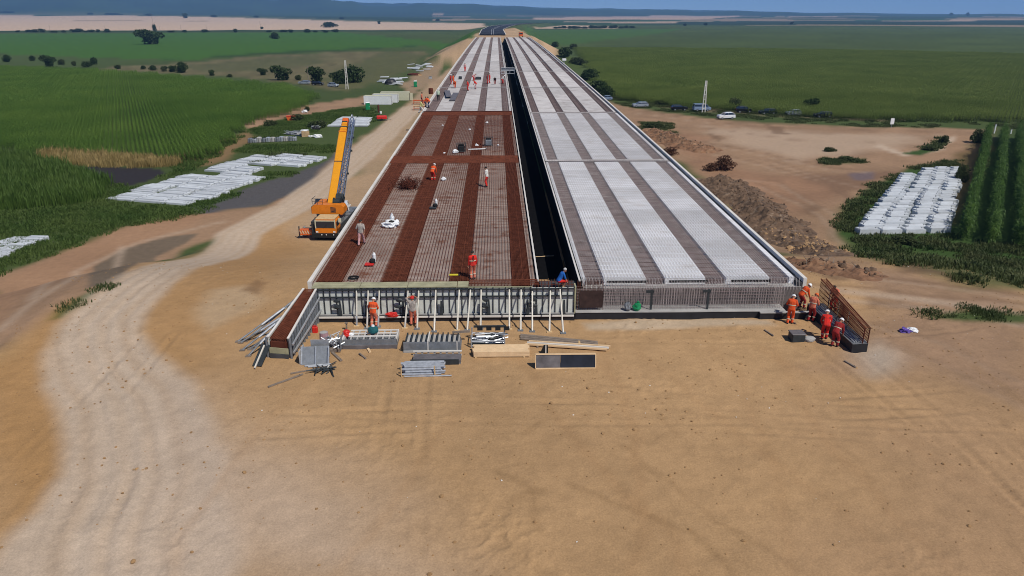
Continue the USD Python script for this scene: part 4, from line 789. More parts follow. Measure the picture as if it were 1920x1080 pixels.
t = Thing('dark_post', 'rusty upright tank post between toilet and red tank', 'post', G(710, 211)); t.part('post', MB().lathe([(0, 0), (.28, 0), (.28, 1.9), (.1, 2.1), (0, 2.1)], 10), M['rust_dark']); t.part('cap', MB().lathe([(0, 2.1), (.2, 2.1), (0, 2.25)], 8), M['steel_dark'])
t = Thing('white_drum', 'small white drum on the ground above the red tank', 'drum', G(714, 213)); t.part('drum', MB().lathe([(0, 0), (.28, 0), (.3, .3), (.28, .65), (0, .66)], 12), M['white']); t.part('lid', MB().lathe([(0, .7), (.26, .665), (0, .661)], 12), M['cream'])
for k, (px_, py_) in enumerate(((785, 196), (786, 207))):
    p = G(px_, py_); 
    t = Thing('orange_trestle', f'orange trestle frame by the left deck edge, {"the further of two" if k == 0 else "the nearer of two"}', 'trestle', p)
    mb = MB()
    for y in (0, 1.2):
        for x in (-1.6, 1.6): mb.tube((x, y, 0), (x * .9, y, 1.1), .05, 5)
        mb.tube((-1.6, y, 1.1), (1.6, y, 1.1), .06, 5).tube((-1.6, y, .45), (1.6, y, .45), .04, 5)
    t.part('frame', mb, M['orange']); t.part('top', MB().box(-1.7, 1.7, -.1, 1.3, 1.16, 1.24), M['orange' if k == 0 else 'wood'])
# palisade of bagged material and heaps in the yard
r3 = np.random.default_rng(11)
a, b_ = G(466, 268), G(557, 264)
for k in range(11):
    p = a + (b_ - a) * (k + .5) / 11; w = np.linalg.norm(b_ - a) / 11
    t = Thing('pipe_bundle', f'{ORD[k]} grey wrapped bundle from the left in the yard row', 'bundle', p, r3.uniform(-.1, .1), 'bundles lined up in the yard')
    t.part('wrap', MB().cbox(-w * .46, w * .46, -.6, .6, .12, .95 + r3.uniform(-.15, .2), .12), M[['steel_grey', 'galv', 'conc'][k % 3]]); t.part('bearer', MB().box(-w * .4, w * .4, -.5, -.4, 0, .118).box(-w * .4, w * .4, .4, .5, 0, .118), M['wood_old']); t.part('strap', MB().box(-.04, .04, -.625, .625, .1, 1.0), M['steel_dark'])
for k, (px_, py_, w, h, mm, lab) in enumerate(((552, 252, 1.6, .9, 'steel_grey', 'heap of grey scaffold parts behind the bundle row'), (566, 254, 1.3, .7, 'conc', 'low heap of rubble next to the brown crate'), (592, 244, .9, 1.0, 'black', 'black sheet heap beside the boom tip'))):
    t = Thing('material_heap', lab, 'heap', G(px_, py_)); t.part('core', MB().blob((0, 0, h * .3), (w, w * .7, h * .6), k + 20, 2, .6, 2.5), M[mm])
    mb = MB()
    for i in range(14): q = np.array([r3.uniform(-w, w), r3.uniform(-w, w) * .6, r3.uniform(.2, h)]); e = r3.normal(0, 1, 3); e /= np.linalg.norm(e); e[2] *= .3; mb.tube(q - e * .8, q + e * .8, .04, 4)
    t.part('loose_bars', mb, M['galv'], kind='stuff')
t = Thing('brown_crate', 'brown timber crate under white sheet in the yard', 'crate', G(573, 256), .3); t.part('box', MB().cbox(-.8, .8, -.7, .7, 0, 1.3, .03), M['wood_old']); t.part('sheet', MB().blob((0, 0, 1.35), (.9, .8, .18), 4, 2, .5), M['white'])
for k in range(5): t.part('slat', MB().box(-.82, .82, -.73, -.702, .1 + k * .25, .26 + k * .25), M['wood'])
for px_, py_, sz, lab in ((596, 258, .9, 'crumpled white bag lying by the crane boom'), (571, 211, .8, 'white sack beside the small dark bush in the yard'), (582, 257, .5, 'small white bundle between crate and crumpled bag')):
    t = Thing('white_bag', lab, 'bag', G(px_, py_)); t.part('sack', MB().blob((0, 0, sz * .35), (sz, sz * .6, sz * .5), int(px_), 2, .9, 2), M['white']); t.part('fold', MB().blob((sz * .7, 0, sz * .2), (sz * .5, sz * .3, sz * .3), 8, 1, .8), M['white'])

# ------------------------------------------------------------------ poles and posts
def pole(label, loc, h, double=True):
    t = Thing('power_pole', label, 'pole', loc)
    if double:
        for s in (-1, 1): t.part('leg', MB().beam((s * .42, 0, -.1), (s * .16, 0, h), .22, .24, (0, 1, 0)), M['white_conc'])
        mb = MB()
        for k in range(1, 7): z = h * k / 7; w = .42 - .26 * k / 7; mb.box(-w, w, -.08, .08, z - .09, z + .09)
        t.part('rungs', mb, M['white_conc'])
    else:
        t.part('shaft', MB().tube((0, 0, -.2), (0, 0, h), .17, 8, .11), M['wood_old']); t.part('cross_arm', MB().box(-1.0, 1.0, -.07, .07, h - .75, h - .6), M['wood_old'])
        mb = MB()
        for x in (-.9, 0, .9): mb.lathe([(0, 0), (.07, .02), (.05, .2), (0, .22)], 6, (x, 0, h - .6 if x else h))
        t.part('insulators', mb, M['white'])
p = G(1319, 212); pole('tall pale concrete pole behind the white car', p, 8.6); p = G(651, 167); pole('tall pale concrete pole beside the dark trees on the left', p, 10.0)
for k, (px_, py_, h) in enumerate(((94, 59, 10), (198, 58.5, 9.5), (289, 60, 30), (300, 59, 9), (340, 59, 11), (388, 58, 8), (489, 57, 16))):
    pole(f'{ORD[k]} distant wooden power pole counted from the left in the wheat', G(px_, py_), h * .95, False)
t = Thing('timber_pole', 'thin pole rising before the trees left of the cars', 'pole', G(579, 158)); t.part('shaft', MB().tube((0, 0, 0), (0, 0, 6.8), .14, 7, .1), M['wood_old']); t.part('arm', MB().box(-.6, .6, -.05, .05, 6.2, 6.32), M['wood_old'])
t = Thing('road_sign', 'small white sign on a post at the field verge', 'sign', G(1671, 240)); t.part('post', MB().tube((0, 0, 0), (0, 0, 2.0), .05, 6), M['galv']); t.part('plate', MB().cbox(-.45, .45, -.06, -.02, .9, 2.3, .03), M['white'])
for px_, py_, lab in ((1864, 250, 'thin white marker post left of the tall crop rows'), (1895, 251, 'short white marker post behind the tall crop rows'), (1917, 251, 'short white marker post at the right picture edge')):
    t = Thing('marker_post', lab, 'post', G(px_, py_)); t.part('post', MB().box(-.09, .09, -.09, .09, 0, 2.0 if px_ < 1870 else 1.0), M['white']); t.part('cap', MB().box(-.11, .11, -.11, .11, 2.002 if px_ < 1870 else 1.002, 2.1 if px_ < 1870 else 1.1), M['steel_dark'])
t = Thing('deck_lamp_box', 'white box on a post at the right deck edge', 'post', np.array([19.1, 215., float(land(19.1, 215))])); hz_ = float(zd(215)); t.part('post', MB().tube((0, 0, 0), (0, 0, hz_ - t.loc[2] + .6), .12, 6), M['galv']); t.part('box', MB().cbox(-.55, .55, -.4, .4, hz_ - t.loc[2] + .55, hz_ - t.loc[2] + 1.1, .05), M['white'])

# ------------------------------------------------------------------ precast slabs laid out on both sides
ps = proto('slab_long'); mbs = MB().prism([(-3.25, .0), (3.25, .0), (3.25, .30), (3.05, .36), (-3.05, .36), (-3.25, .30)], -.62, .62)
usdkit.mesh(stage, ps + '/body', mbs.arr(), mat('precast_slab', (.50, .53, .565), .85, .12, .7, rnd=.12, stain=((.36, .365, .36), 1.1, .55, .8)))
for k, x in enumerate((-2.6, 2.6)): usdkit.mesh(stage, ps + '/lifting_anchor' + ('_001' if k else ''), MB().cbox(x - .07, x + .07, -.08, .08, .362, .40, .02).arr(), M['steel_dark'])
def nth(n): return f'{n}{"th" if 10 < n % 100 < 14 else {1: "st", 2: "nd", 3: "rd"}.get(n % 10, "th")}'
r4 = np.random.default_rng(5)
def slabrows(quad, ncol, nrow, names, where, skip=lambda c, s: False, lift=.0, gap=.95, hgt=.9, wd=.86, jit=.22):
    a, b_, c_, d_ = [np.array(G(*q)) for q in quad]     # near-left, far-left, near-right, far-right
    for c in range(ncol):
        off, hh = 0, hgt
        for r in range(nrow):
            s = (r + .5) / nrow
            if r % 5 == (c * 2) % 5: off, hh = r4.uniform(-.35, .35), hgt * r4.uniform(.8, 1.25)
            if skip(c, s): continue
            l, rr = a * (1 - s) + b_ * s, c_ * (1 - s) + d_ * s; u0, u1 = c / ncol, (c + 1) / ncol
            p = l + (rr - l) * (u0 + u1) / 2; dx = (rr - l); L = np.linalg.norm(dx) / ncol; along = (b_ - a) * (1 - (u0 + u1) / 2) + (d_ - c_) * (u0 + u1) / 2
            pitch = np.linalg.norm(along - dx * (along @ dx) / (dx @ dx)) / nrow; ex = dx / np.linalg.norm(dx)
            z = max(float(land(*(p[:2] + o))) for o in ((0, 0), (2, 0), (-2, 0))) + lift; p = p + ex * (off + r4.normal(0, jit))
            copy_of(ps, 'precast_plank', f'white plank, {nth(r + 1)} from the near end of {names[c]} {where}', 'precast plank', (p[0], p[1], z - .06 + r4.uniform(0, .03)), math.atan2(dx[1], dx[0]) + r4.normal(0, .006), f'planks in {names[c]} {where}', (L * gap / 6.5, pitch * wd * r4.uniform(.93, 1.05) / 1.24, hh * r4.uniform(.85, 1.2)), (r4.normal(0, .8), r4.normal(0, .4), 0))
slabrows(((1597, 441), (1703, 319), (1778, 437), (1808, 319)), 4, 28, ['the leftmost column', 'the second column', 'the third column', 'the rightmost column'], 'beside the tall crop rows', lambda c, s: (c == 0 and s > .86), gap=.83, hgt=1.7, wd=.95, jit=.07)
slabrows(((195, 374), (498, 287), (352, 386), (614, 297)), 3, 40, ['the upper left strip', 'the middle strip', 'the lower right strip'], 'below the pond', lambda c, s: (c == 2 and .50 < s < .76) or (c == 0 and .44 < s < .52) or (c == 1 and .66 < s < .72) or (c == 0 and s > .93))
slabrows(((-60, 492), (20, 446), (-10, 490), (92, 448)), 2, 12, ['the left strip', 'the right strip'], 'at the left picture edge')
slabrows(((612, 238), (640, 221), (690, 238), (697, 222)), 2, 9, ['the left block', 'the right block'], 'behind the boom tip', lift=.15)
for cx0, cy0, n, where in ((791, 127, 18, 'in the further pile beside the dirt track'), (735, 153, 14, 'in the nearer pile behind the black heap')):
    for k in range(n):
        p = G(cx0 + r4.uniform(-22, 22), cy0 + r4.uniform(-6, 8)); copy_of(ps, 'precast_plank', f'white precast plank lying loosely {where}', 'precast plank', p + np.array([0, 0, .1 + r4.uniform(0, .5)]), r4.uniform(-.5, .5), f'planks {where}', (.55, 1.2, 1), (r4.normal(0, 7), r4.normal(0, 5), 0))
t = Thing('black_heap', 'black rounded heap in front of the nearer slab pile', 'heap', G(733, 158)); t.part('mound', MB().blob((0, 0, .3), (2.2, 1.8, 1.9), 2, 3, .2, 1), M['bitumen']); t.part('skirt', MB().blob((.2, -.3, .05), (2.6, 2.2, .5), 3, 2, .4, 2), M['dark_conc'])
t = Thing('brown_heap', 'brown pit rim beside the further slab pile', 'heap', G(777, 141)); t.part('mound', MB().blob((0, 0, .1), (3.0, 2.0, .8), 6, 3, .4, 2), M['rust_dark']); t.part('lumps', MB().blob((2.2, -.5, .1), (1.2, .9, .5), 9, 2, .5, 2), M['earth'])

# ------------------------------------------------------------------ stacks of formwork and timber in front of the wall
def at8(px_, py_): return G(px_, py_)
def stack(name, label, cat, px0, px1, pyb, depth, h, rz=0.0):
    a, b_ = at8(px0, pyb), at8(px1, pyb); t = Thing(name, label, cat, (a + b_) / 2, rz); t.L = np.linalg.norm(b_ - a); t.D, t.H = depth, h; return t
t = stack('form_trough', 'grey formwork panel trough with a teal drum and red cloth on it', 'formwork stack', 643, 745, 653, 1.3, .6, .02); L = t.L
t.part('front_face', MB().box(-L / 2, L / 2, 0, .05, .02, .52), M['steel_grey']); t.part('front_lower', MB().box(-L / 2, L / 2, -.12, -.002, .0, .22), M['ply_mid']); t.part('bed', MB().box(-L / 2 + .02, L / 2 - .02, .052, 1.2, 0, .3), M['steel_grey'])
for k in range(9): x = -L / 2 + .1 + k * (L - .2) / 8; t.part('rib', MB().box(x - .04, x + .04, .052, 1.2, .302, .52), M['conc'])
for y in (.35, .75, 1.15): t.part('board', MB().box(-L / 2 + .3, L / 2 - .05, y, y + .12, .522, .56), M['white_conc'])
for x in (-L / 2, L / 2 - .06): t.part('end_plate', MB().box(x, x + .06, .0, 1.2, .302, .6), M['white_conc'])
p = t.loc
q = Thing('teal_drum', 'teal drum sitting on the first grey formwork stack', 'drum', p + np.array([.1, .75, .56])); q.part('drum', MB().blob((0, 0, .2), (.3, .24, .24), 3, 2, .2), M['teal']); q.part('cap', MB().lathe([(0, .4), (.1, .4), (.08, .5), (0, .5)], 8), M['white'])
q = Thing('red_cloth', 'red cloth on the left end of the first stack', 'cloth', p + np.array([-1.35, .6, .5])); q.part('cloth', MB().blob((0, 0, .12), (.2, .17, .22), 6, 2, .5, 2), M['red']); q.part('fold', MB().blob((.22, .05, .06), (.2, .15, .1), 9, 1, .5), M['white'])
t = stack('panel_stack', 'stack of ribbed formwork panels second from the left', 'formwork stack', 757, 864, 660, 1.4, .7); L = t.L
t.part('front_panel', MB().box(-L / 2, L / 2, 0, .06, .04, .58), M['steel_grey']); t.part('front_base', MB().box(-L / 2, L / 2, -.1, -.002, .0, .1), M['conc'])
for k in range(3): t.part('panel', MB().box(-L / 2 + .03 * k, L / 2 - .04 * k, .064, 1.25, .02 + k * .16, .16 + k * .16), M[['steel_grey', 'ply_mid', 'conc'][k]])
for k in range(11): x = -L / 2 + .12 + k * (L - .3) / 10; t.part('rib', MB().box(x - .035, x + .035, .1, 1.22, .482, .62), M['steel_dark'])
t.part('strap', MB().box(-.25, -.19, -.02, 1.27, .622, .65).box(-.25, -.19, -.03, -.002, .05, .65), M['white_conc']); t.part('strap', MB().box(L / 2 - .22, L / 2 - .17, -.03, -.002, .05, .65), M['white_conc']); t.part('loose_beam', MB().beam((L / 2 - .5, 1.1, .66), (L / 2 + .45, 1.25, .66), .1, .12), M['wood_old'])
t = stack('waler_beams', 'slotted pale waler beam lying before the ribbed stack', 'beam', 775, 866, 667, .5, .3)
L = t.L; t.part('flange', MB().box(-L / 2, L / 2, 0, .12, .22, .27).box(-L / 2, L / 2, 0, .12, 0, .05), M['white_conc'])
for k in range(8): x = -L / 2 + .15 + k * (L - .3) / 7; t.part('web', MB().box(x - .05, x + .05, .03, .09, .052, .218), M['conc'])
t = stack('flat_sheet', 'flat dark panel on the ground behind the galvanised tubes', 'formwork panel', 770, 864, 684, .8, .3, .0); L = t.L; t.part('sheet', MB().box(-L / 2 + .1, L / 2, .05, .85, .12, .22), M['ply_mid']); t.part('edge', MB().box(-L / 2, L / 2 - .1, -.02, .04, 0, .3), M['steel_dark']); t.part('frame', MB().box(-L / 2 + .1, L / 2, .06, .84, 0, .118), M['steel_grey'])
t = stack('tube_stack', 'stack of shiny galvanised tubes nearest to the camera', 'tube stack', 755, 830, 705, 1.0, .45, .03); L = t.L; rr_ = np.random.default_rng(2)
for i in range(4):
    for k in range(8 - i): y = .07 + (k + i * .5) * .13; o = rr_.uniform(-.15, .15); t.part('tube', MB().tube((-L / 2 + o, y, .08 + i * .11), (L / 2 + o, y + rr_.uniform(-.03, .03), .08 + i * .11), .058, 7), M['galv'])
for x in (-L / 2 + .05, L / 2 - .3): t.part('bearer', MB().box(x, x + .1, -.05, 1.2, -.05, .02), M['wood']); t.part('stake', MB().tube((x - .1, -.02, 0), (x - .1, -.02, .55), .035, 5), M['wood'])
t.part('long_tube', MB().tube((-L / 2 + .1, -.1, .05), (L / 2 + .45, -.12, .05), .04, 6), M['galv'])
t = stack('scaffold_rack', 'steel rack filled with scaffold clamps and short props', 'rack', 884, 946, 652, 1.2, .9); L = t.L
mb = MB()
for x in (-L / 2, L / 2):
    for y in (0, 1.1): mb.tube((x, y, 0), (x, y, .75), .04, 5)
    mb.tube((x, 0, .4), (x, 1.1, .4), .03, 5)
for y in (0, 1.1):
    for z in (.12, .4): mb.tube((-L / 2, y, z), (L / 2, y, z), .035, 5)
t.part('frame', mb, M['galv']); t.part('tray', MB().box(-L / 2, L / 2, 0, 1.1, .08, .11), M['steel_dark'])
for k in range(22): q = np.array([rr_.uniform(-L / 2 + .2, L / 2 - .2), rr_.uniform(.1, 1.0), .16 + rr_.uniform(0, .38)]); e = np.array([1, rr_.normal(0, .25), rr_.normal(0, .12)]); t.part('short_prop', MB().tube(q - e * rr_.uniform(.2, .55), q + e * rr_.uniform(.2, .55), .035, 5), M['galv' if k % 3 else 'steel_dark'])
t.part('top_bar', MB().box(-L / 2 + .1, L / 2 + .1, 1.0, 1.12, .76, .86), M['steel_dark'])
for k in range(4): x = -L / 2 + .3 + k * .5; t.part('slot_plate', MB().box(x, x + .3, .97, .998, .6, .84), M['black'])
t = stack('timber_stack', 'pale fresh timber beams stacked side by side', 'timber stack', 887, 992, 671, .9, .25); L = t.L
for i in range(2):
    for k in range(6): o = rr_.uniform(-.05, .05); t.part('timber', MB().cbox(-L / 2 + o, L / 2 + o, .02 + k * .16, .02 + k * .16 + .145, .06 + i * .15, .06 + i * .15 + .142, .01), M['wood_pale'])
for x in (-L / 2 + .1, L / 2 - .3): t.part('bearer', MB().box(x, x + .09, -.06, 1.0, -.03, .055), M['wood'])
t = Thing('long_planks', 'long dark and pale planks lying crossed behind plywood panel', 'planks', at8(1055, 648)); a = at8(976, 636) - t.loc; b_ = at8(1122, 650) - t.loc; c_ = at8(985, 648) - t.loc; d_ = at8(1138, 658) - t.loc
for k in range(3): o = np.array([0, .2 * k, .05 + .02 * k]); t.part('dark_plank', MB().beam(a + o, b_ + o, .19, .06), M['wood_old'])
for k in range(3): o = np.array([.1 * k, .12 * k - .1, .14 + .03 * k]); t.part('pale_plank', MB().beam(c_ + o, d_ + o, .1, .09), M['wood_pale' if k != 1 else 'white_conc'])
t.part('cross_bearer', MB().beam(np.array([.9, -.5, .06]), np.array([.95, .5, .06]), .1, .1), M['wood']); t.part('cross_bearer', MB().beam(np.array([-1.4, -.3, .05]), np.array([-1.35, .6, .05]), .1, .1), M['wood_old'])
t = stack('plywood_panel', 'dark plywood formwork panel standing on edge with timber rims', 'formwork panel', 1004, 1117, 691, .3, .7); L = t.L
R_t = rotx(math.radians(-14)); t.part('sheet', MB().box(-L / 2 + .03, -L * .09, 0, .04, .05, .72, R_t), M['ply_mid'], 'scuffed grey half of the sheet'); t.part('sheet', MB().box(-L * .085, L / 2 - .03, 0, .04, .05, .72, R_t), M['ply_dark'], 'dark blue black half of the sheet')
t.part('rim', MB().box(-L / 2, L / 2, -.03, .1, .725, .79, R_t), M['wood_pale']); t.part('rim', MB().box(-L / 2, L / 2, -.03, .1, -.02, .045, R_t), M['wood_pale']); t.part('end_rim', MB().box(-L / 2 - .02, -L / 2 + .025, -.03, .1, .048, .722, R_t), M['wood_pale']); t.part('end_rim', MB().box(L / 2 - .025, L / 2 + .02, -.03, .1, .048, .722, R_t), M['wood_pale'])
for x in (-L * .35, 0, L * .35): t.part('back_strut', MB().beam((x, .2, .68), (x, .6, .02), .07, .07), M['wood'])
q = Thing('black_bracket', 'black triangular bracket standing behind the dark plywood panel', 'bracket', at8(1020, 663)); q.part('plate', MB().prism([(-.22, 0), (.22, 0), (.2, .5), (-.02, .5)], -.03, .03), M['black']); q.part('bar', MB().box(.06, .12, -.05, -.032, 0, .5), M['white_conc'])
# clutter near the left wing wall
t = Thing('panel_heap', 'blue grey formwork panels in a heap by the wing wall', 'formwork stack', at8(592, 684)); R_p = rotx(math.radians(38))
t.part('sheet', MB().box(-.75, .7, 0, .05, 0, .95, rotz(.1) @ rotx(math.radians(-28)), (0, 0, .02)), M['steel_grey']); t.part('side_plate', MB().box(-.82, -.76, -.03, .9, .0, .75), M['conc']); t.part('back_sheet', MB().box(-.4, .55, .9, .96, .05, 1.0), M['galv'])
for x in (-.72, .0, .66): t.part('rib', MB().beam((x, -.06, .05), (x, .38, .88), .06, .06), M['galv'])
t.part('bottom_tubes', MB().tube((-.5, -.25, .06), (.8, -.05, .06), .05, 6).tube((-.3, -.35, .06), (.75, -.2, .06), .05, 6), M['galv'])
t = Thing('clamp_pile', 'pile of small steel clamps beside a pink drum', 'pile', at8(620, 655)); mb = MB()
t.part('pallet', MB().box(-.45, .6, -.35, .95, 0, .14), M['wood_old'])
for k in range(60): q = np.array([rr_.uniform(-.4, .55), rr_.uniform(-.3, .9), .18 + rr_.uniform(0, .45)]); e = rr_.normal(0, .14, 3); mb.tube(q - e, q + e, .03, 4)
t.part('clamps', mb, M['galv'], kind='stuff'); t.part('mesh_side', MB().box(.6, .63, -.35, .95, .1, .75), M['steel_grey'])
q = Thing('pink_drum', 'faded pink drum in the clutter next to steel clamps', 'drum', at8(609, 645)); q.part('drum', MB().lathe([(0, 0), (.24, 0), (.26, .35), (.24, .7), (0, .71)], 12), mat('pink_plastic', (.36, .22, .24), .6, .15, 3)); q.part('lid', MB().lathe([(0, .74), (.22, .715), (0, .712)], 12), M['conc'])
q = Thing('red_jerrycan', 'red jerrycan on the ground left of the clutter', 'jerrycan', at8(591, 623)); q.part('can', MB().cbox(-.16, .16, -.12, .12, 0, .36, .05), M['red']); q.part('handle', MB().path([(-.1, 0, .36), (-.08, 0, .44), (.08, 0, .44), (.1, 0, .36)], .02), M['red'])
q = Thing('dark_post', 'short dark stake standing left of first grey stack', 'post', at8(650, 619)); q.part('stake', MB().tube((0, 0, 0), (.02, 0, .42), .05, 6), M['wood_old']); q.part('head', MB().box(-.07, .09, -.07, .07, .42, .47), M['wood_old'])
t = Thing('scrap_pile', 'small dark pile of scrap steel in front of the panels', 'pile', at8(608, 697)); mb = MB()
for k in range(26): q = np.array([rr_.uniform(-.55, .45), rr_.uniform(-.25, .25), .05 + rr_.uniform(0, .16)]); e = rr_.normal(0, .22, 3); e[2] *= .3; mb.tube(q - e, q + e, .035, 4)
t.part('scraps', mb, M['steel_dark'], kind='stuff'); t.part('bright_scrap', MB().tube((.1, .05, .1), (.25, .15, .3), .04, 5), M['white_conc'])
for px0, py0, px1, py1, w, lab in ((503, 727, 568, 703, .09, 'long weathered batten lying apart on the sand'), (545, 702, 612, 690, .06, 'thin batten between the scrap pile and the wing wall'), (623, 662, 640, 678, .14, 'short brown board beside the clamp pile'), (674, 664, 686, 674, .09, 'curved brown offcut in front of the first stack'), (1433, 620, 1450, 631, .07, 'thin dark stick on the sand below the cage'), (1583, 678, 1604, 690, .09, 'dark batten lying near the right wing wall end'), (1476, 602, 1492, 608, .06, 'dark offcut at the feet of the lone worker'), (690, 655, 694, 662, .12, 'small pale offcut by the first stack')):
    a, b_ = at8(px0, py0), at8(px1, py1); t = Thing('batten', lab, 'batten', (a + b_) / 2); t.part('timber', MB().beam(a - t.loc + [0, 0, .05], b_ - t.loc + [0, 0, .05], w, .06), M['wood_old' if 'pale' not in lab else 'wood_pale']); t.part('nail', MB().tube((b_ - t.loc) * .8 + [0, 0, .08], (b_ - t.loc) * .8 + [0, 0, .12], .01, 4), M['steel_dark'])
t = Thing('site_box', 'dark grey box with cables on the ground by the workers', 'box', at8(1500, 640)); t.part('case', MB().cbox(-.5, .25, -.1, .55, 0, .42, .05), M['steel_dark']); t.part('lid', MB().cbox(-.52, .27, -.12, .57, .422, .47, .02), M['ply_mid']); t.part('cement_bag', MB().blob((.55, .1, .1), (.35, .25, .16), 4, 2, .4), M['conc'])
t = Thing('purple_rubbish', 'purple and white plastic rubbish on the dirt at right', 'rubbish', at8(1702, 623)); t.part('bag', MB().blob((-.15, 0, .1), (.28, .2, .16), 3, 2, .9, 2.5), mat('purple_film', (.10, .06, .28), .4, .3, 4)); t.part('bag', MB().blob((.3, .05, .1), (.25, .2, .14), 7, 2, .9, 2.5), M['white'], 'white crumpled bag')
q = Thing('red_bag', 'bright red bag lying on the footing between two workers', 'bag', np.array([float(at8(741, 590)[0]), YW - .30, 8.37])); q.part('bag', MB().blob((0, -.05, .14), (.36, .12, .15), 8, 2, .7, 2.5), M['red']); q.part('strap', MB().path([(-.3, -.05, .2), (0, -.1, .33), (.25, -.05, .2)], .025), M['red'])

# ------------------------------------------------------------------ loose things on the left deck
p = D(732, 425); t = Thing('white_bulk_bag', 'crumpled white bulk bag lying open on the rebar', 'bag', p); t.part('bag', MB().blob((0, 0, .22), (.55, .42, .28), 3, 3, .7, 2), M['white']); t.part('flap', MB().blob((.12, .32, .5), (.16, .22, .42), 5, 2, .5, 2), M['white']); t.part('mouth', MB().blob((.12, -.12, .40), (.22, .18, .12), 2, 2, .3), M['black']); t.part('flap', MB().blob((.45, .15, .3), (.2, .3, .2), 12, 2, .6), M['white'])
p = D(766, 352); t = Thing('tangled_rebar', 'brown tangle of scrap wire heaped on the rebar', 'wire heap', p); mb = MB()
for k in range(170):
    a = rr_.normal(0, 1, 3) * [.62, .55, .22] + [0, 0, .42]; e = rr_.normal(0, .24, 3); c = rr_.normal(0, .12, 3); a[2] = max(a[2], .08); mb.path([a - e, a + c, a + e], .02, 3)
t.part('wires', mb, M['rust_dark'], kind='stuff'); t.part('core', MB().blob((0, 0, .2), (.75, .6, .34), 5, 2, .5, 2), M['rust_dark'])
for px_, py_, lab, mm in ((697, 497, 'red and black tool bag on the rebar near the wall', 'red'), (815, 391, 'small dark cutter tool standing on the rebar', 'steel_dark')):
    p = D(px_, py_); t = Thing('tool_bag', lab, 'tool', p); t.part('tray', MB().cbox(-.42, .15, -.25, .15, .05, .14, .03), M[mm]); t.part('case', MB().blob((.05, .1, .25), (.2, .17, .18), 4, 2, .4), M['black']); t.part('bottle', MB().lathe([(0, 0), (.1, 0), (.11, .5), (.05, .62), (0, .65)], 10, (.1, .5, .05)), M['white'])
for k, (px_, py_, mm, lab) in enumerate(((865, 285, 'black', 'black generator standing on rebar near the cross joint'), (916, 273, 'steel_grey', 'grey generator to the right of the black one'))):
    p = D(px_, py_); t = Thing('generator', lab, 'generator', p); t.part('engine', MB().cbox(-.38, .38, -.28, .28, .12, .72, .08), M[mm]); mb = MB()
    for x in (-.48, .48):
        for y in (-.35, .35): mb.tube((x, y, 0), (x, y, .95), .03, 5)
        mb.tube((x, -.35, .95), (x, .35, .95), .03, 5)
    for y in (-.35, .35): mb.tube((-.48, y, .95), (.48, y, .95), .03, 5).tube((-.48, y, .08), (.48, y, .08), .03, 5)
    t.part('frame', mb, M['steel_dark']); t.part('fuel_tank', MB().cbox(-.3, .3, -.2, .2, .722, .9, .04), M['black'])
for px_, py_, lab, s_ in ((854, 287, 'white sack beside the black generator', .3), (894, 274, 'small white can on brown strip between generators', .2), (832, 338, 'white canister next to the bending worker', .22), (934, 273, 'tiny white cup on the rebar right of the generators', .12), (881, 244, 'small white rag on rebar far from the wall', .14), (913, 231, 'thin white wrapper near the dark stop end', .16), (830, 236, 'pale scrap on the far rebar strip', .12), (833, 288, 'small white scrap left of the white sack', .12)):
    p = D(px_, py_); t = Thing('white_scrap', lab, 'litter', p); t.part('piece', MB().blob((0, 0, s_ * .6), (s_, s_ * .8, s_ * .7), int(px_), 2, .6, 2), M['white']); t.part('end', MB().blob((s_ * .8, .02, s_ * .3), (s_ * .4, s_ * .4, s_ * .3), 2, 1, .5), M['conc'])
p = D(893, 282); t = Thing('pale_bar', 'pale tube lying across the brown strip by the generators', 'tube', p); t.part('tube', MB().tube((-.9, -.1, .14), (1.1, .15, .14), .05, 6), M['galv']); t.part('end_cap', MB().lathe([(0, -.05), (.08, -.05), (.08, .05), (0, .05)], 8, (1.1, .15, .14)), M['steel_dark'])
for px_, py_, lab in ((662, 524, 'dark coil lying at the near end of the left rebar'), (1093, 66 + 460, 'x')):
    if lab == 'x': continue
    p = D(px_, py_); t = Thing('cable_coil', lab, 'coil', p)
    for k in range(3): t.part('loop', MB().path([(.3 * math.cos(a) + .03 * k, .22 * math.sin(a), .08 + .04 * k) for a in np.linspace(0, 2 * math.pi, 14)], .03, 5), M['black'])
p = D(853, 518); t = Thing('yellow_level', 'short yellow board on rebar behind the walkway boards', 'board', p); t.part('board', MB().cbox(-.35, .2, -.06, .06, .06, .14, .02), mat('yellow_paint', (.62, .52, .03), .5, .1, 3)); t.part('grip', MB().box(.22, .3, -.05, .05, .06, .13), M['steel_dark'])
for px0, py0, px1, py1, lab in ((838, 172, 842, 185, 'grey form board lying slanted on the far concrete'), (848, 190, 855, 178, 'longer dark grey board propped near the brown strip')):
    a, b_ = D(px0, py0), D(px1, py1); t = Thing('form_board', lab, 'board', (a + b_) / 2); t.part('sheet', MB().beam(a - t.loc + [0, 0, .2], b_ - t.loc + [0, 0, .35], 1.0, .12), M['ply_mid']); t.part('bearer', MB().box(-.4, .4, -.1, .1, 0, .2), M['wood_old'])
for px_, py_, lab in ((863, 148, 'small dark box left of the bending far worker'), (896, 149, 'dark mat beside the far brown strip'), (807, 148 + 0, 'small grey box on the left deck edge')):
    p = D(px_, py_); t = Thing('small_box', lab, 'box', p); t.part('box', MB().cbox(-.7 if 'mat' in lab else -.35, .7 if 'mat' in lab else .35, -.6, .6, .03, .5, .05), M['steel_dark' if 'dark' in lab else 'conc']); t.part('lid', MB().box(-.3, .3, -.5, .5, .502, .55), M['black'])
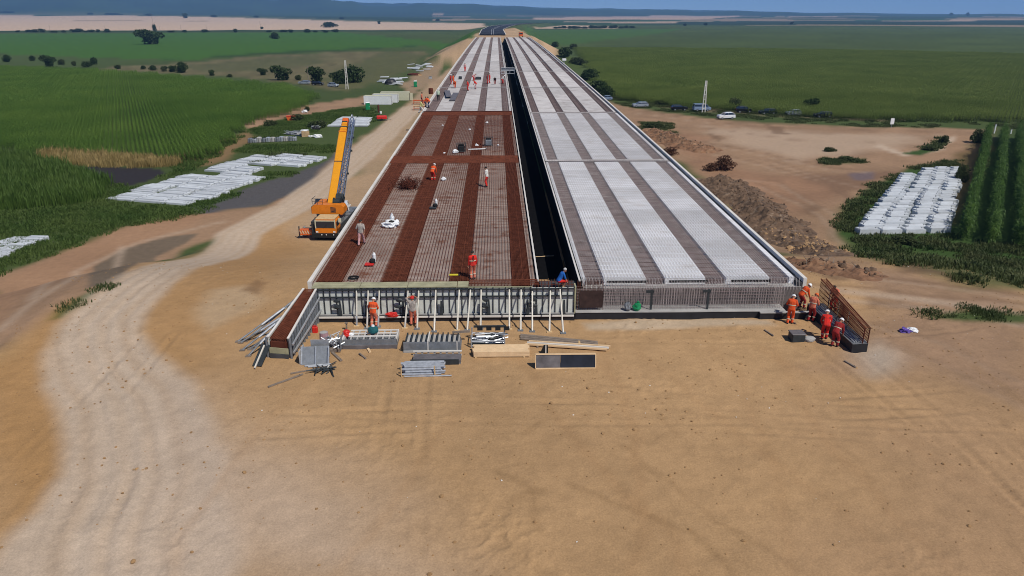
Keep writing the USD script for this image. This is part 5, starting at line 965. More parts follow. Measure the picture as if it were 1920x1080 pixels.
p = D(808, 176); t = Thing('rusty_barrel', 'rusty barrel standing on the left deck edge', 'barrel', p); t.part('barrel', MB().lathe([(0, 0), (.4, 0), (.42, .5), (.4, 1.0), (0, 1.0)], 12), M['rust']); t.part('hoop', MB().lathe([(.42, .3), (.44, .34), (.42, .38)], 12).lathe([(.42, .62), (.44, .66), (.42, .7)], 12), M['rust_dark'])
# ------------------------------------------------------------------ people
SKIN = mat('skin', (.36, .19, .12), .6, .08, 6); HAIR = mat('dark_hair', (.02, .015, .012), .7, .2, 20); GREYH = mat('grey_hair', (.45, .44, .43), .8, .2, 20)
def cloth(n, c): return mat(n, c, .9, .22, 7, .02, 9, stain=(tuple(np.array(c) * .45 + .03), 5, .52, .72))
CL = {'orange': cloth('orange_cloth', (.68, .085, .018)), 'red': cloth('red_cloth', (.60, .022, .014)), 'darkred': cloth('dark_red_cloth', (.27, .018, .018)), 'pink': cloth('pinkish_cloth', (.55, .30, .29)), 'grey': cloth('grey_cloth', (.34, .30, .27)), 'white': cloth('white_cloth', (.66, .64, .60)), 'yellow': cloth('yellow_cloth', (.70, .65, .26)), 'navy': cloth('navy_cloth', (.03, .035, .08)), 'black': cloth('black_cloth', (.02, .02, .022)), 'green': cloth('pale_green_cloth', (.42, .50, .38)), 'blue': M['blue'], 'salmon': cloth('salmon_cloth', (.62, .17, .10))}
def hull(chain, seg):
    out = []
    for (p, r), (q, s) in zip(chain[:-1], chain[1:]):
        out.append(m3.Manifold.batch_hull([m3.Manifold.sphere(r, seg).translate(list(map(float, p))), m3.Manifold.sphere(s, seg).translate(list(map(float, q)))]))
    return out
def ik(a, b, l1, l2, pole_):
    a, b = np.array(a, float), np.array(b, float); d = b - a; L = np.linalg.norm(d); L2 = min(L, (l1 + l2) * .999); d = d / L; b = a + d * L2
    x = (l1 * l1 - l2 * l2 + L2 * L2) / (2 * L2); h = math.sqrt(max(l1 * l1 - x * x, 0)); n = np.array(pole_, float); n = n - d * (n @ d); n /= np.linalg.norm(n)
    return a + d * x + n * h, b
POSES = {  # pelvis (y, z), lean, feet y (left, right), hands (left, right) relative to the pelvis, head pitch
    'stand': ((0, .94), 4, (-.02, .06), ((-.24, .08, -.06), (.24, .12, -.04)), 8), 'look_down': ((0, .93), 12, (-.05, .08), ((-.15, .34, .10), (.16, .34, .08)), 35),
    'walk': ((0, .91), 8, (-.30, .32), ((-.26, .16, .0), (.25, -.12, .0)), 5), 'bend': ((-.20, .88), 68, (-.06, .10), ((-.15, .52, -.42), (.17, .55, -.42)), 15),
    'half_bend': ((-.12, .90), 40, (-.05, .10), ((-.18, .48, -.12), (.2, .46, -.14)), 20), 'crouch': ((-.12, .50), 30, (-.05, .12), ((-.18, .52, -.12), (.2, .50, -.2)), 10), 'arms_up': ((0, .94), 0, (-.08, .06), ((-.13, .12, .78), (.13, .14, .80)), 5),
    'wide': ((0, .88), 14, (-.25, .22), ((-.22, .30, .10), (.24, .34, .05)), 20)}
def person(label, loc, facing, pose, top, legs, head='helmet_white', s=1.0, fine=True, shorts=False, group=None, bare_arms=False, marks=None):
    """facing: radians, direction the figure looks to, from +x. Local: x right, y forward."""
    t = Thing('person', label, 'person', loc, facing - math.pi / 2, group); seg = 12 if fine else 8
    (py, pz), lean, fy, hands, hp = POSES[pose]; ln = math.radians(lean)
    P = np.array([0, py, pz]); ud = np.array([0, math.sin(ln), math.cos(ln)]); fd = np.array([0, math.cos(ln), -math.sin(ln)])
    ab, ch, nk = P + ud * .20, P + ud * .42, P + ud * .54; hl = ln * .65 + math.radians(hp); hd = np.array([0, math.sin(hl), math.cos(hl)]); hf = np.array([0, math.cos(hl), -math.sin(hl)]); hc = nk + hd * .17 + hf * .02
    skin, jac, tro, bot, shins = [], [], [], [], []
    def limb(dst, chain, grow=0.0): dst += hull([(p, r + grow) for p, r in chain], seg)
    torso = [[(P + np.array([x, 0, 0]), .115) for x in (-.07, .07)], [(P + np.array([-.07, 0, 0]), .115), (ab + np.array([-.06, 0, 0]), .105), (ch + np.array([-.09, 0, 0]), .115)], [(P + np.array([.07, 0, 0]), .115), (ab + np.array([.06, 0, 0]), .105), (ch + np.array([.09, 0, 0]), .115)], [(ch + np.array([-.09, 0, 0]), .115), (ch + np.array([.09, 0, 0]), .115)], [(P, .12), (ch, .13)], [(ch + ud * .08 + np.array([-.14, 0, 0]), .065), (ch + ud * .08 + np.array([.14, 0, 0]), .065)], [(ch, .12), (nk, .058)]]
    for c in torso: limb(skin, c); limb(jac, c, .014)
    limb(skin, [(nk, .055), (hc - hd * .06, .055)]); limb(skin, [(hc + hd * .03 - hf * .015, .098), (hc - hd * .05 + hf * .02, .075), (hc - hd * .09 + hf * .045, .04)]); limb(skin, [(hc + hf * .09 + hd * .0, .016), (hc + hf * .115 - hd * .03, .017)])
    for sx in (-1, 1): limb(skin, [(hc + np.array([sx * .095, 0, 0]) + hd * .01, .02), (hc + np.array([sx * .095, 0, 0]) - hd * .025, .015)])
    for k, sx in enumerate((-1, 1)):
        hip = P + np.array([sx * .095, 0, -.04]); ank = np.array([sx * (.11 if pose != 'wide' else .2), fy[k], .085]); kn, ank = ik(hip, ank, .43, .42, (sx * .12, 1, .1))
        shins.append((kn * .55 + ank * .45, (ank - kn) / np.linalg.norm(ank - kn))); limb(skin, [(hip, .095), (kn, .062), (ank, .045)]); limb(skin, [(ank, .045), (ank + np.array([sx * .01, .13, -.045]), .035)])
        limb(tro, [(hip, .112), (kn, .082 if not shorts else .09)] + ([] if shorts else [(ank + np.array([0, 0, .03]), .072)])); limb(bot, [(ank + np.array([0, 0, .04]), .06), (ank + np.array([0, -.03, -.03]), .052), (ank + np.array([sx * .01, .15, -.042]), .043)])
        sh = ch + ud * .075 + np.array([sx * .185, 0, 0]); hx, hy, hz = hands[k]; el, wr = ik(sh, P + np.array([hx, hy, hz]), .29, .26, (sx * 1.0, -.8, -.5)); ad = (wr - el) / np.linalg.norm(wr - el)
        limb(skin, [(sh, .058), (el, .043), (wr, .030)]); limb(jac, [(sh, .075), (el, .060)] + ([] if bare_arms else [(wr - ad * .02, .048)]))
        sd = np.cross(ad, fd); sd = sd / np.linalg.norm(sd); nd = np.cross(sd, ad)
        limb(skin, [(wr, .032), (wr + ad * .07, .038)])
        if fine:
            for f_ in range(4):
                o = (f_ - 1.5) * .019; L = (.07, .08, .075, .06)[f_]; a0 = wr + ad * .085 + sd * o; a1 = a0 + ad * L * .55 - nd * .012; a2 = a1 + ad * L * .4 - nd * .03; limb(skin, [(a0, .010), (a1, .009), (a2, .008)])
            a0 = wr + ad * .035 + sd * .032 * sx; a1 = a0 + sd * .03 * sx + ad * .03; limb(skin, [(a0, .012), (a1, .010), (a1 + ad * .028 - nd * .01, .009)])
    for x in (-.08, .08): limb(tro, [(P + np.array([x, 0, -.02]), .118), (P + np.array([x * .8, 0, 0]) + ud * .07, .118)])
    limb(tro, [(P + np.array([-.08, 0, -.02]), .118), (P + np.array([.08, 0, -.02]), .118)])
    def fin(parts, smooth=True):
        m = m3.Manifold.batch_boolean(parts, m3.OpType.Add)
        if fine: m = m.refine_to_length(.05)
        g = m.to_mesh(); tm = trimesh.Trimesh(np.array(g.vert_properties[:, :3]), np.array(g.tri_verts), process=True)
        if fine: trimesh.smoothing.filter_taubin(tm, iterations=4)
        return tm.vertices * s, tm.faces
    body = t.part('body', fin(skin), SKIN, smooth=True)
    t.part('jacket' if not bare_arms else 'shirt', fin(jac), CL[top], smooth=True); t.part('trousers' if not shorts else 'shorts', fin(tro), CL[legs], smooth=True); t.part('boots', fin(bot), M['black'] if not shorts else M['wood'], smooth=True)
    R = np.stack([[1, 0, 0], hf, hd], 1)
    if fine:
        for sx in (-1, 1): t.part('eye', MB().blob((hc + hf * .098 + hd * .02 + np.array([sx * .035, 0, 0])) * s, np.array((.012, .008, .010)) * s, 1, 1, 0), M['black'], under=body)
        t.part('mouth', MB().blob((hc + hf * .098 - hd * .06) * s, np.array((.025, .01, .007)) * s, 1, 1, 0), M['red'], under=body)
    if head.startswith('helmet'):
        mb = MB().lathe([(0, .155 * s), (.06 * s, .148 * s), (.105 * s, .11 * s), (.125 * s, .045 * s), (.128 * s, .02 * s), (.0, .02 * s)], 14, (hc - hf * .01) * s, R).cbox(-.085 * s, .085 * s, .08 * s, .185 * s, .018 * s, .034 * s, .01, R, hc * s)
        t.part('helmet', mb, {'helmet_white': M['white'], 'helmet_orange': M['orange'], 'helmet_red': M['red']}[head])
    else: t.part('hair', MB().blob((hc + hd * .055 - hf * .025) * s, np.array((.105, .105, .085)) * s, 2, 2, .15), GREYH if head == 'grey' else HAIR)
    if fine and top in ('orange', 'red', 'salmon', 'darkred'):
        Rb = np.stack([[1, 0, 0], fd, ud], 1); v_, f_ = MB().lathe([(.9, -.022), (1.0, -.022), (1.0, .022), (.9, .022)], 16).arr(); t.part('reflective_band', MB().add((v_ * np.array([.215, .152, 1])) @ Rb.T + (ab + ud * .06), f_), M['cream'])
        for c_, d_ in shins: t.part('leg_band', MB().tube(c_ - d_ * .02, c_ + d_ * .02, .096, 10), M['cream'])
    if marks:
        bk = ch - fd * .142; sx_ = np.array([1.0, 0, 0]); mb = MB()
        for x, z, w, h in marks: mb.box(x - w / 2, x + w / 2, -.012, .004, z - h / 2, z + h / 2, np.stack([sx_, fd, ud], 1), bk)
        t.part('back_print', mb, M['black'], 'black print on the back', kind='stuff')
    return t
up_, rt_, lf_, dn_ = math.pi / 2, 0.0, math.pi, -math.pi / 2
MK1 = [(-.14, -.02, .03, .07), (-.11, -.05, .05, .03), (-.05, 0, .05, .022), (-.05, 0, .02, .06), (.03, -.02, .03, .06), (.06, .01, .04, .025), (.11, 0, .02, .1), (.09, .02, .05, .02), (.09, -.03, .05, .02), (.0, .1, .05, .03), (.15, 0, .025, .12)]
MK2 = [(0, .12, .12, .022), (.0, .06, .02, .12), (-.04, .03, .1, .022), (.04, -.02, .022, .12), (-.05, -.06, .022, .1), (0, -.1, .13, .022), (.0, -.15, .08, .022), (-.02, -.2, .022, .08), (.05, .09, .022, .05)]
person('worker in orange overalls and white helmet standing alone before cage', np.array([17.15, 39.25, 8.0]), up_ - .5, 'look_down', 'orange', 'orange', s=1.03)
person('worker in orange jacket bending at the right deck corner', np.array([18.3, 40.6, 8.45]), rt_ + .2, 'half_bend', 'orange', 'darkred', s=1.0)
person('worker in orange helmet and jacket with dark red trousers by plinth', G(1519, 603), rt_ + .6, 'look_down', 'salmon', 'darkred', 'helmet_orange', 1.02)
person('worker in bright red jacket with black print on the back', G(1545, 636), rt_ + 1.25, 'half_bend', 'red', 'red', s=1.04, marks=MK1)
person('worker in dark red clothes bending over the plinth, white helmet', G(1564, 650), rt_ + .7, 'half_bend', 'darkred', 'darkred', s=1.02)
person('dark haired worker in salmon shirt standing outside the right cage', np.array([20.6, 41.2, float(land(20.6, 41.2))]), lf_ + .5, 'look_down', 'salmon', 'red', 'hair', 1.0)
person('man in blue shirt and red shorts crouching over the gap', np.array([3.75, 41.0, 9.72]), rt_ + .2, 'crouch', 'blue', 'red', 'grey', 1.0, shorts=True, bare_arms=True)
person('worker in orange jacket and white helmet working at the formwork wall', G(701, 613), up_ - .2, 'look_down', 'orange', 'salmon', s=1.02)
person('man in grey shirt with both arms raised at the formwork', G(775, 609), up_, 'arms_up', 'grey', 'salmon', 'helmet_red', 1.0, bare_arms=True)
person('worker in red vest with black print standing near the walkway boards', D(887, 522, .05), up_ + .3, 'stand', 'red', 'salmon', 'hair', 1.0, marks=MK2)
person('man in grey shirt and pinkish trousers walking over the rebar', D(678, 458, .05), up_ - .1, 'walk', 'grey', 'pink', 'hair', 1.02, bare_arms=True)
person('worker in orange bending over rebar beside a white canister', D(812, 338, .05), up_ - .4, 'half_bend', 'orange', 'red', s=1.0)
person('man in white shirt and red trousers standing on brown rebar strip', D(913, 349, .05), lf_ - .3, 'stand', 'white', 'red', 'hair', 1.03, bare_arms=True)
FG = 'workers on the far concrete panels'
for px_, py_, fc, ps_, tp_, lg_, hd_, lab in ((872, 134, dn_, 'stand', 'pink', 'red', 'hair', 'furthest worker, in pinkish top and red trousers'), (845, 158, rt_, 'stand', 'red', 'red', 'helmet_white', 'red clad worker with white helmet left of two in orange'), (850, 158, rt_ - .4, 'stand', 'orange', 'orange', 'hair', 'worker in orange standing just behind a bending one'), (853, 165, dn_, 'bend', 'orange', 'orange', 'helmet_orange', 'bending worker in orange nearest in the left group'), (888, 151, rt_ + .3, 'bend', 'pink', 'red', 'hair', 'bending dark haired worker beside the dark mat'), (878, 170, lf_, 'look_down', 'red', 'red', 'hair', 'worker in red on the brown strip, nearest of the middle ones'), (892, 167, lf_, 'half_bend', 'red', 'pink', 'helmet_red', 'worker in red stooping right of another red one'),
        (913.5, 157, rt_, 'stand', 'darkred', 'red', 'hair', 'left one of the red pair on the third panel'), (918.5, 156, lf_, 'stand', 'red', 'red', 'hair', 'right one of the red pair on the third panel'), (928, 158, dn_, 'bend', 'black', 'darkred', 'hair', 'worker in black top stooping between red pair and gap'), (942, 157, rt_, 'half_bend', 'white', 'red', 'helmet_white', 'worker in white top and red trousers at the gap edge'), (822, 189, up_, 'stand', 'green', 'black', 'helmet_white', 'man in pale top and dark trousers near the left deck edge'), (798, 202, rt_, 'half_bend', 'orange', 'navy', 'hair', 'left one of two stooping workers in orange by the stop end'), (804, 202, lf_, 'half_bend', 'orange', 'navy', 'hair', 'right one of two stooping workers in orange by the stop end'), (789, 212, rt_ + .4, 'wide', 'yellow', 'white', 'hair', 'worker in yellow shirt at the left end of the stop end'), (791, 196, rt_, 'stand', 'salmon', 'darkred', 'hair', 'dark haired worker behind the yellow shirted one')):
    person(lab, D(px_, py_, .0), fc, ps_, tp_, lg_, hd_, 1.10, fine=False)

# ------------------------------------------------------------------ vegetation
LEAF = {'maize': leafmat('maize_leaf', (.088, .180, .020), (.165, .275, .040), .05), 'maize_olive': leafmat('olive_maize_leaf', (.112, .172, .028), (.205, .265, .055), .05), 'maize_dark': leafmat('tall_crop_leaf', (.035, .095, .012), (.10, .185, .030), .2), 'tree': leafmat('tree_leaf', (.030, .060, .014), (.065, .105, .026), .3), 'tree_b': leafmat('olive_leaf', (.050, .075, .020), (.10, .125, .040), .3), 'grass': leafmat('grass_blade', (.065, .130, .020), (.135, .195, .042), .12), 'dry': leafmat('dry_stalk', (.36, .27, .09), (.62, .46, .20), .4), 'weed': leafmat('weed_leaf', (.055, .095, .022), (.13, .145, .050), .3), 'redweed': leafmat('reddish_twig', (.11, .045, .025), (.19, .095, .050), .5), 'reed': leafmat('reed_blade', (.075, .150, .020), (.14, .22, .042), .1)}
def blades(n, area, h, w, seed, lean=.35, rows=None, segs=2, droop=.3):
    r = np.random.default_rng(seed); mb = MB()
    for i in range(n):
        x, y = r.uniform(-area, area, 2); a = r.uniform(0, 2 * math.pi); hh = h * r.uniform(.55, 1.1); d = np.array([math.cos(a), math.sin(a)]); s = np.array([-d[1], d[0]]); L = hh * lean * r.uniform(.2, 1)
        p0 = np.array([x, y, -.05]); p1 = np.array([x + d[0] * L * .4, y + d[1] * L * .4, hh * .62]); p2 = np.array([x + d[0] * L, y + d[1] * L, hh * (1 - droop * r.uniform(0, .6))]); o = np.array([*s, 0]) * w / 2
        mb.add([p0 - o, p0 + o, p1 + o * .8, p1 - o * .8, p2], [[0, 1, 2], [0, 2, 3], [3, 2, 4]])
    return mb.arr()
def maize_patch(size, row, step, h, seed, nl=7, w=.09):
    r = np.random.default_rng(seed); mb = MB()
    for x in np.arange(-size / 2 + row / 2, size / 2, row):
        for y in np.arange(-size / 2 + step / 2, size / 2, step):
            px_, py_ = x + r.normal(0, .05), y + r.normal(0, .05); hh = h * r.uniform(.82, 1.1); b = np.array([px_, py_, 0.0])
            mb.add([b + [-.02, 0, -.1], b + [.02, 0, -.1], b + [0, 0, hh]], [[0, 1, 2]])
            for k in range(nl):
                a = r.uniform(0, 2 * math.pi); d = np.array([math.cos(a), math.sin(a), 0]); s = np.array([-d[1], d[0], 0]) * w / 2; z = hh * (.25 + .65 * k / nl); L = r.uniform(.35, .65)
                p0 = b + [0, 0, z]; p1 = p0 + d * L * .5 + [0, 0, .22]; p2 = p0 + d * L + [0, 0, r.uniform(-.15, .2)]; mb.add([p0 - s * .6, p0 + s * .6, p1 + s, p1 - s, p2], [[0, 1, 2], [0, 2, 3], [3, 2, 4]])
    return mb.arr()
def instancer(name, label, cat, protos, material, pts, rots, scales, idx):
    path = numbered('/World', name); pi = UsdGeom.PointInstancer.Define(stage, path); targets = []
    for k, m_ in enumerate(protos): targets.append(usdkit.mesh(stage, f'{path}/patch_{k + 1:03d}', m_, material).GetPath())
    pi.CreatePrototypesRel().SetTargets(targets); pi.CreatePositionsAttr(Vt.Vec3fArray.FromNumpy(np.asarray(pts, np.float32)))
    a = np.asarray(rots, float) / 2; pi.CreateOrientationsAttr(Vt.QuathArray([Gf.Quath(float(math.cos(t_)), 0, 0, float(math.sin(t_))) for t_ in a])); sc = np.asarray(scales, np.float32)
    pi.CreateScalesAttr(Vt.Vec3fArray.FromNumpy(sc if sc.ndim == 2 else np.repeat(sc[:, None], 3, 1))); pi.CreateProtoIndicesAttr(Vt.IntArray([int(i) for i in idx])); setdata(pi.GetPrim(), label, cat, None, 'stuff')
def inside(pg, x, y): shapely.prepare(pg); return shapely.contains_xy(pg, x, y)
rv = np.random.default_rng(21)
def field(name, label, pg, size, ang_, protos, material, rmax, warp=.6, cat='crop'):
    b = pg.bounds; c, s = math.cos(ang_), math.sin(ang_); R_ = np.array([[c, -s], [s, c]]); ctr = np.array([(b[0] + b[2]) / 2, (b[1] + b[3]) / 2]); rad_ = np.hypot(b[2] - b[0], b[3] - b[1]) / 2
    u = np.arange(-rad_, rad_, size); U, V = np.meshgrid(u, u); xy = np.stack([U.ravel(), V.ravel()], 1) @ R_.T + ctr
    q = xy + np.stack([nz(xy[:, 0], xy[:, 1], 5, 77), nz(xy[:, 0], xy[:, 1], 5, 78)], 1) * warp * 2
    k = inside(pg, q[:, 0], q[:, 1]) & (np.hypot(xy[:, 0], xy[:, 1]) < rmax) & (np.abs(np.arctan2(xy[:, 0], xy[:, 1])) < math.radians(41)) & (xy[:, 1] > 20); xy = xy[k]
    z = land(xy[:, 0], xy[:, 1]); n = len(xy)
    sc = np.stack([np.ones(n), np.ones(n), 1 + .35 * nz(xy[:, 0], xy[:, 1], 22, 80)], 1)
    instancer(name, label, cat, protos, material, np.column_stack([xy, z]), ang_ + math.pi * rv.integers(0, 2, n), sc, rv.integers(0, len(protos), n))
    print(name, n)
MP = [maize_patch(4.0, .8, .36, 2.3, k) for k in range(3)]; MPf = [maize_patch(8.0, .8, .8, 2.3, k + 9, 6, .2) for k in range(2)]
leftf = poly((-80, 145), (0, 128), (150, 133), (400, 154), (560, 170), (588, 186), (560, 207), (472, 232), (445, 252), (402, 296), (380, 302), (335, 306), (230, 298), (60, 292), (0, 282), (-80, 268))
rf = Polygon([tuple(G(*p)[:2]) for p in ((1075, 84), (1100, 118), (1140, 182), (1200, 194), (1300, 206), (1560, 224), (1700, 229), (1990, 230))] + [(520, 560), (300, 700), (90, 640)]).buffer(0)
dr = G(1800, 190) - G(1760, 215)
field('maize_field', 'green maize field beyond the pond on the left', leftf, 4.0, .45, MP, LEAF['maize'], 260); field('maize_field', 'far part of the green maize field on the left', leftf.difference(shapely.Point(0, 0).buffer(258)), 8.0, .45, MPf, LEAF['maize'], 460)
field('maize_field', 'large maize field behind the cars on the right', rf, 4.0, -.62, MP, LEAF['maize_olive'], 270); field('maize_field', 'far part of the large maize field on the right', rf.difference(shapely.Point(0, 0).buffer(268)), 8.0, -.62, MPf, LEAF['maize_olive'], 620)
# tall crop rows at the right edge: each row one thing
a, b_ = G(1806, 452), G(1852, 256); along = (b_ - a)[:2]; Lr = np.linalg.norm(along); along /= Lr; perp = np.array([along[1], -along[0]])
for k in range(6):
    t = Thing('crop_row', f'{ORD[k]} tall leafy crop row counted from the white planks', 'crop row', a); mb = MB(); r = np.random.default_rng(50 + k); off = k * 2.8; hn = 1 + .5 * (np.random.default_rng(70 + k).random(400) - .5)
    n = int(Lr / .34)
    for i in range(n):
        for j in range(3):
            u = i * .34 + r.normal(0, .09); o = off + r.normal(0, .30); b0 = np.array([*(along * u + perp * o), 0]); b0[2] = float(0.0); hh = r.uniform(2.3, 3.9) * hn[i // 4] * 1
            for q in range(9):
                an = r.uniform(0, 2 * math.pi); d = np.array([math.cos(an), math.sin(an), 0]); s_ = np.array([-d[1], d[0], 0]) * .075; z = hh * (.12 + .85 * q / 9); L = r.uniform(.35, .75); p0 = b0 + [0, 0, z]; p1 = p0 + d * L * .5 + [0, 0, .18]; p2 = p0 + d * L + [0, 0, r.uniform(-.2, .15)]
                mb.add([p0 - s_ * .6, p0 + s_ * .6, p1 + s_, p1 - s_, p2], [[0, 1, 2], [0, 2, 3], [3, 2, 4]])
    t.part('foliage', mb, LEAF['maize_dark'], kind='stuff'); st = MB()
    for i in range(0, n, 3): b0 = np.array([*(along * i * .34 + perp * off), 0]); st.tube(b0 - [0, 0, .1], b0 + [0, 0, 1.6], .025, 3, cap=False)
    t.part('stems', st, LEAF['weed'], kind='stuff')
# grass, weeds and reeds
GP = [blades(110, 1.1, .36, .07, k, .8) for k in range(3)]; RP = [blades(70, 1.1, 2.0, .09, k + 5, .3) for k in range(3)]; DP = [blades(60, 1.0, 1.7, .06, k + 9, .5, droop=.8) for k in range(3)]; WP = [blades(70, .9, .5, .12, k + 15, 1.0) for k in range(3)]
def scatter(name, label, cat, pgs, protos, material, dens, rmax=260, smin=.6, smax=1.3, thresh=-1):
    pts = []
    for pg in pgs:
        b = pg.bounds; n = int((b[2] - b[0]) * (b[3] - b[1]) * dens); x, y = rv.uniform(b[0], b[2], n), rv.uniform(b[1], b[3], n)
        k = inside(pg, x + nz(x, y, 4, 91) * 1.6, y + nz(x, y, 4, 92) * 1.6) & (np.hypot(x, y) < rmax) & (np.abs(np.arctan2(x, y)) < math.radians(41)) & (y > 15) & (nz(x, y, 3.5, 93) > thresh); pts.append(np.column_stack([x[k], y[k], land(x[k], y[k])]))
    p = np.vstack(pts); n = len(p); print(name, n); instancer(name, label, cat, protos, material, p, rv.uniform(0, 6.28, n), rv.uniform(smin, smax, n), rv.integers(0, len(protos), n))
reedpg = poly((-60, 290), (0, 296), (100, 312), (170, 336), (200, 352), (180, 372), (120, 385), (60, 392), (-60, 395))
scatter('reeds', 'dense dark green reeds in the left foreground of the pond', 'reeds', [reedpg], RP, LEAF['reed'], 1.1)
drypg = poly((60, 292), (150, 290), (230, 296), (320, 303), (335, 306), (325, 312), (250, 316), (160, 312), (120, 308))
scatter('dry_stalks', 'straw coloured dry stalks along the far bank of the pond', 'dry stalks', [drypg], DP, LEAF['dry'], 1.2, thresh=-.2)
grasspgs = [poly((-60, 398), (60, 396), (180, 375), (215, 345), (300, 345), (330, 302), (440, 262), (470, 235), (445, 262), (400, 300), (330, 330), (240, 362), (200, 372), (230, 382), (340, 392), (390, 400), (220, 425), (100, 480), (0, 515), (-60, 530)), poly((440, 285), (470, 272), (620, 272), (640, 285), (500, 288)), poly((470, 245), (540, 222), (640, 205), (700, 200), (700, 228), (610, 232), (590, 248), (560, 250), (480, 260)), poly((485, 325), (560, 322), (540, 333), (500, 336)), poly((390, 392), (450, 362), (420, 362), (350, 385))]
scatter('rough_grass', 'rough green grass around the pond and slabs on the left', 'grass', grasspgs, GP, LEAF['grass'], .85)
grasspgs = [poly((1570, 442), (1580, 400), (1640, 345), (1720, 312), (1800, 300), (1800, 318), (1700, 318), (1596, 440), (1780, 440), (1800, 470), (1700, 470), (1600, 457)), poly((1590, 457), (1700, 475), (1930, 505), (1930, 540), (1800, 528), (1640, 490)), poly((1690, 288), (1755, 270), (1762, 256), (1772, 262), (1765, 278), (1730, 291)), poly((1540, 300), (1620, 296), (1625, 305), (1545, 311)), poly((1200, 228), (1260, 232), (1265, 250), (1210, 248)), poly((1800, 455), (1930, 460), (1930, 510), (1800, 490))]
scatter('verge_grass', 'rough grass and weeds around the planks on the right', 'grass', grasspgs, GP + WP[:1], LEAF['weed'], 1.0, thresh=-.12)
scatter('low_weeds', 'low weeds in strips at the edges of the sandy fill', 'weeds', [poly((1725, 590), (1800, 572), (1930, 588), (1930, 605), (1780, 600)), poly((85, 600), (180, 540), (200, 535), (150, 575))], GP, LEAF['weed'], 2.2, smin=.3, smax=.75, thresh=-.15)
scatter('verge_grass', 'grass verge along the row of parked cars', 'grass', [poly((1140, 178), (1560, 214), (1930, 221), (1930, 242), (1560, 236), (1280, 214), (1160, 197))], GP, LEAF['weed'], .45, thresh=-.02)
scatter('yard_weeds', 'weeds growing between the white planks on the left', 'weeds', [poly((495, 318), (470, 302), (505, 288), (560, 288), (600, 290), (560, 300))], WP, LEAF['weed'], .12, thresh=.05)
# stones and clods on the sand
def stone(k): s_ = trimesh.creation.icosphere(1); v = np.array(s_.vertices); return v * (1 + .5 * (meshkit.noise(v * 2 + k * 9, k) - .5))[:, None] * [1, .8, .6], np.array(s_.faces)
xs_, ys_ = rv.uniform(-32, 40, 5200), rv.uniform(15, 62, 5200); kk = nz(xs_, ys_, 5, 95) > rv.normal(-.02, .12, 5200); xs_, ys_ = xs_[kk], ys_[kk]; n = len(xs_)
instancer('stones', 'small stones and clods strewn over the sandy fill', 'stones', [stone(k) for k in range(3)], mat('brown_clod', (.30, .18, .085), .95, .3, 1.0), np.column_stack([xs_, ys_, land(xs_, ys_) + .01]), rv.uniform(0, 6, n), np.abs(rv.normal(0, .03, n)) + .015, rv.integers(0, 3, n))
xs_, ys_ = rv.uniform(-30, 36, 160), rv.uniform(16, 60, 160)
instancer('pale_stones', 'scattered pale stones on the sandy fill', 'stones', [stone(k) for k in range(3)], M['white_conc'], np.column_stack([xs_, ys_, land(xs_, ys_) + .01]), rv.uniform(0, 6, 160), np.abs(rv.normal(0, .018, 160)) + .012, rv.integers(0, 3, 160))
# soil heaps beside the right deck
soil = mat('turned_soil', (.13, .082, .052), .95, .5, 1.1, .05, 4, stain=((.34, .26, .19), .9, .58, .75)); soil2 = mat('reddish_soil', (.20, .105, .058), .95, .4, .9, .05, 4, stain=((.32, .2, .12), .7, .5, .75))
def heap(label, pts, w, h, m_, seed):
    P_ = [G(*p) for p in pts]; base = sum(P_) / len(P_); t = Thing('soil_heap', label, 'soil heap', base, world=True); L = LineString([p[:2] for p in P_]); rr = np.random.default_rng(seed)
    b = L.buffer(w * 1.25).bounds; nx, ny = int((b[2] - b[0]) / .3), int((b[3] - b[1]) / .3); X, Y = np.meshgrid(np.linspace(b[0], b[2], nx), np.linspace(b[1], b[3], ny)); d = shapely.distance(L, shapely.points(X, Y))
    f = np.clip(1 - (d + nz(X, Y, 2.5, seed) * w * .8) / w, -.2, 1); Z = land(X, Y) + h * np.sign(f) * np.abs(f) ** 1.1 * (1 + nz(X, Y, 2.2, seed + 1) * 1.1) + nz(X, Y, .8, seed + 2, 4) * .7 * np.clip(f * 3, 0, 1) - .06
    i = (np.arange(ny - 1)[:, None] * nx + np.arange(nx - 1)).ravel(); q = np.stack([i, i + 1, i + nx + 1, i + nx], 1); keep = (f.ravel()[q] > -.15).any(1)
    t.part('mound', MB().add(np.column_stack([X.ravel(), Y.ravel(), Z.ravel()]), q[keep]), m_)
    mb = MB(); st = trimesh.creation.icosphere(0)
    for k in range(int(L.length * w * 5)):
        p = np.array(L.interpolate(rr.uniform(0, L.length)).coords[0]) + rr.normal(0, w * .55, 2); dd = L.distance(shapely.Point(p)); 
        if dd > w * 1.1: continue
        j = int(np.clip((p[0] - b[0]) / (b[2] - b[0]) * (nx - 1), 0, nx - 1)), int(np.clip((p[1] - b[1]) / (b[3] - b[1]) * (ny - 1), 0, ny - 1)); z = Z[j[1], j[0]]; r_ = abs(rr.normal(0, .10)) + .05
        mb.add(np.array(st.vertices) * r_ * rr.uniform(.6, 1.3, 3) + [p[0], p[1], z], st.faces)
    t.part('clods', mb, soil if seed % 2 else M['earth'], kind='stuff'); mb = MB()
    for k in range(int(L.length * 5)):
        p = np.array(L.interpolate(rr.uniform(0, L.length)).coords[0]) + rr.normal(0, w * .4, 2); j = int(np.clip((p[0] - b[0]) / (b[2] - b[0]) * (nx - 1), 0, nx - 1)), int(np.clip((p[1] - b[1]) / (b[3] - b[1]) * (ny - 1), 0, ny - 1)); z = Z[j[1], j[0]]; e = rr.normal(0, .4, 3); e[2] = abs(e[2]) * .5; mb.path([np.array([p[0], p[1], z]) - e, np.array([p[0], p[1], z]) + e], .022, 3)
    t.part('roots', mb, M['wood_old'], kind='stuff')
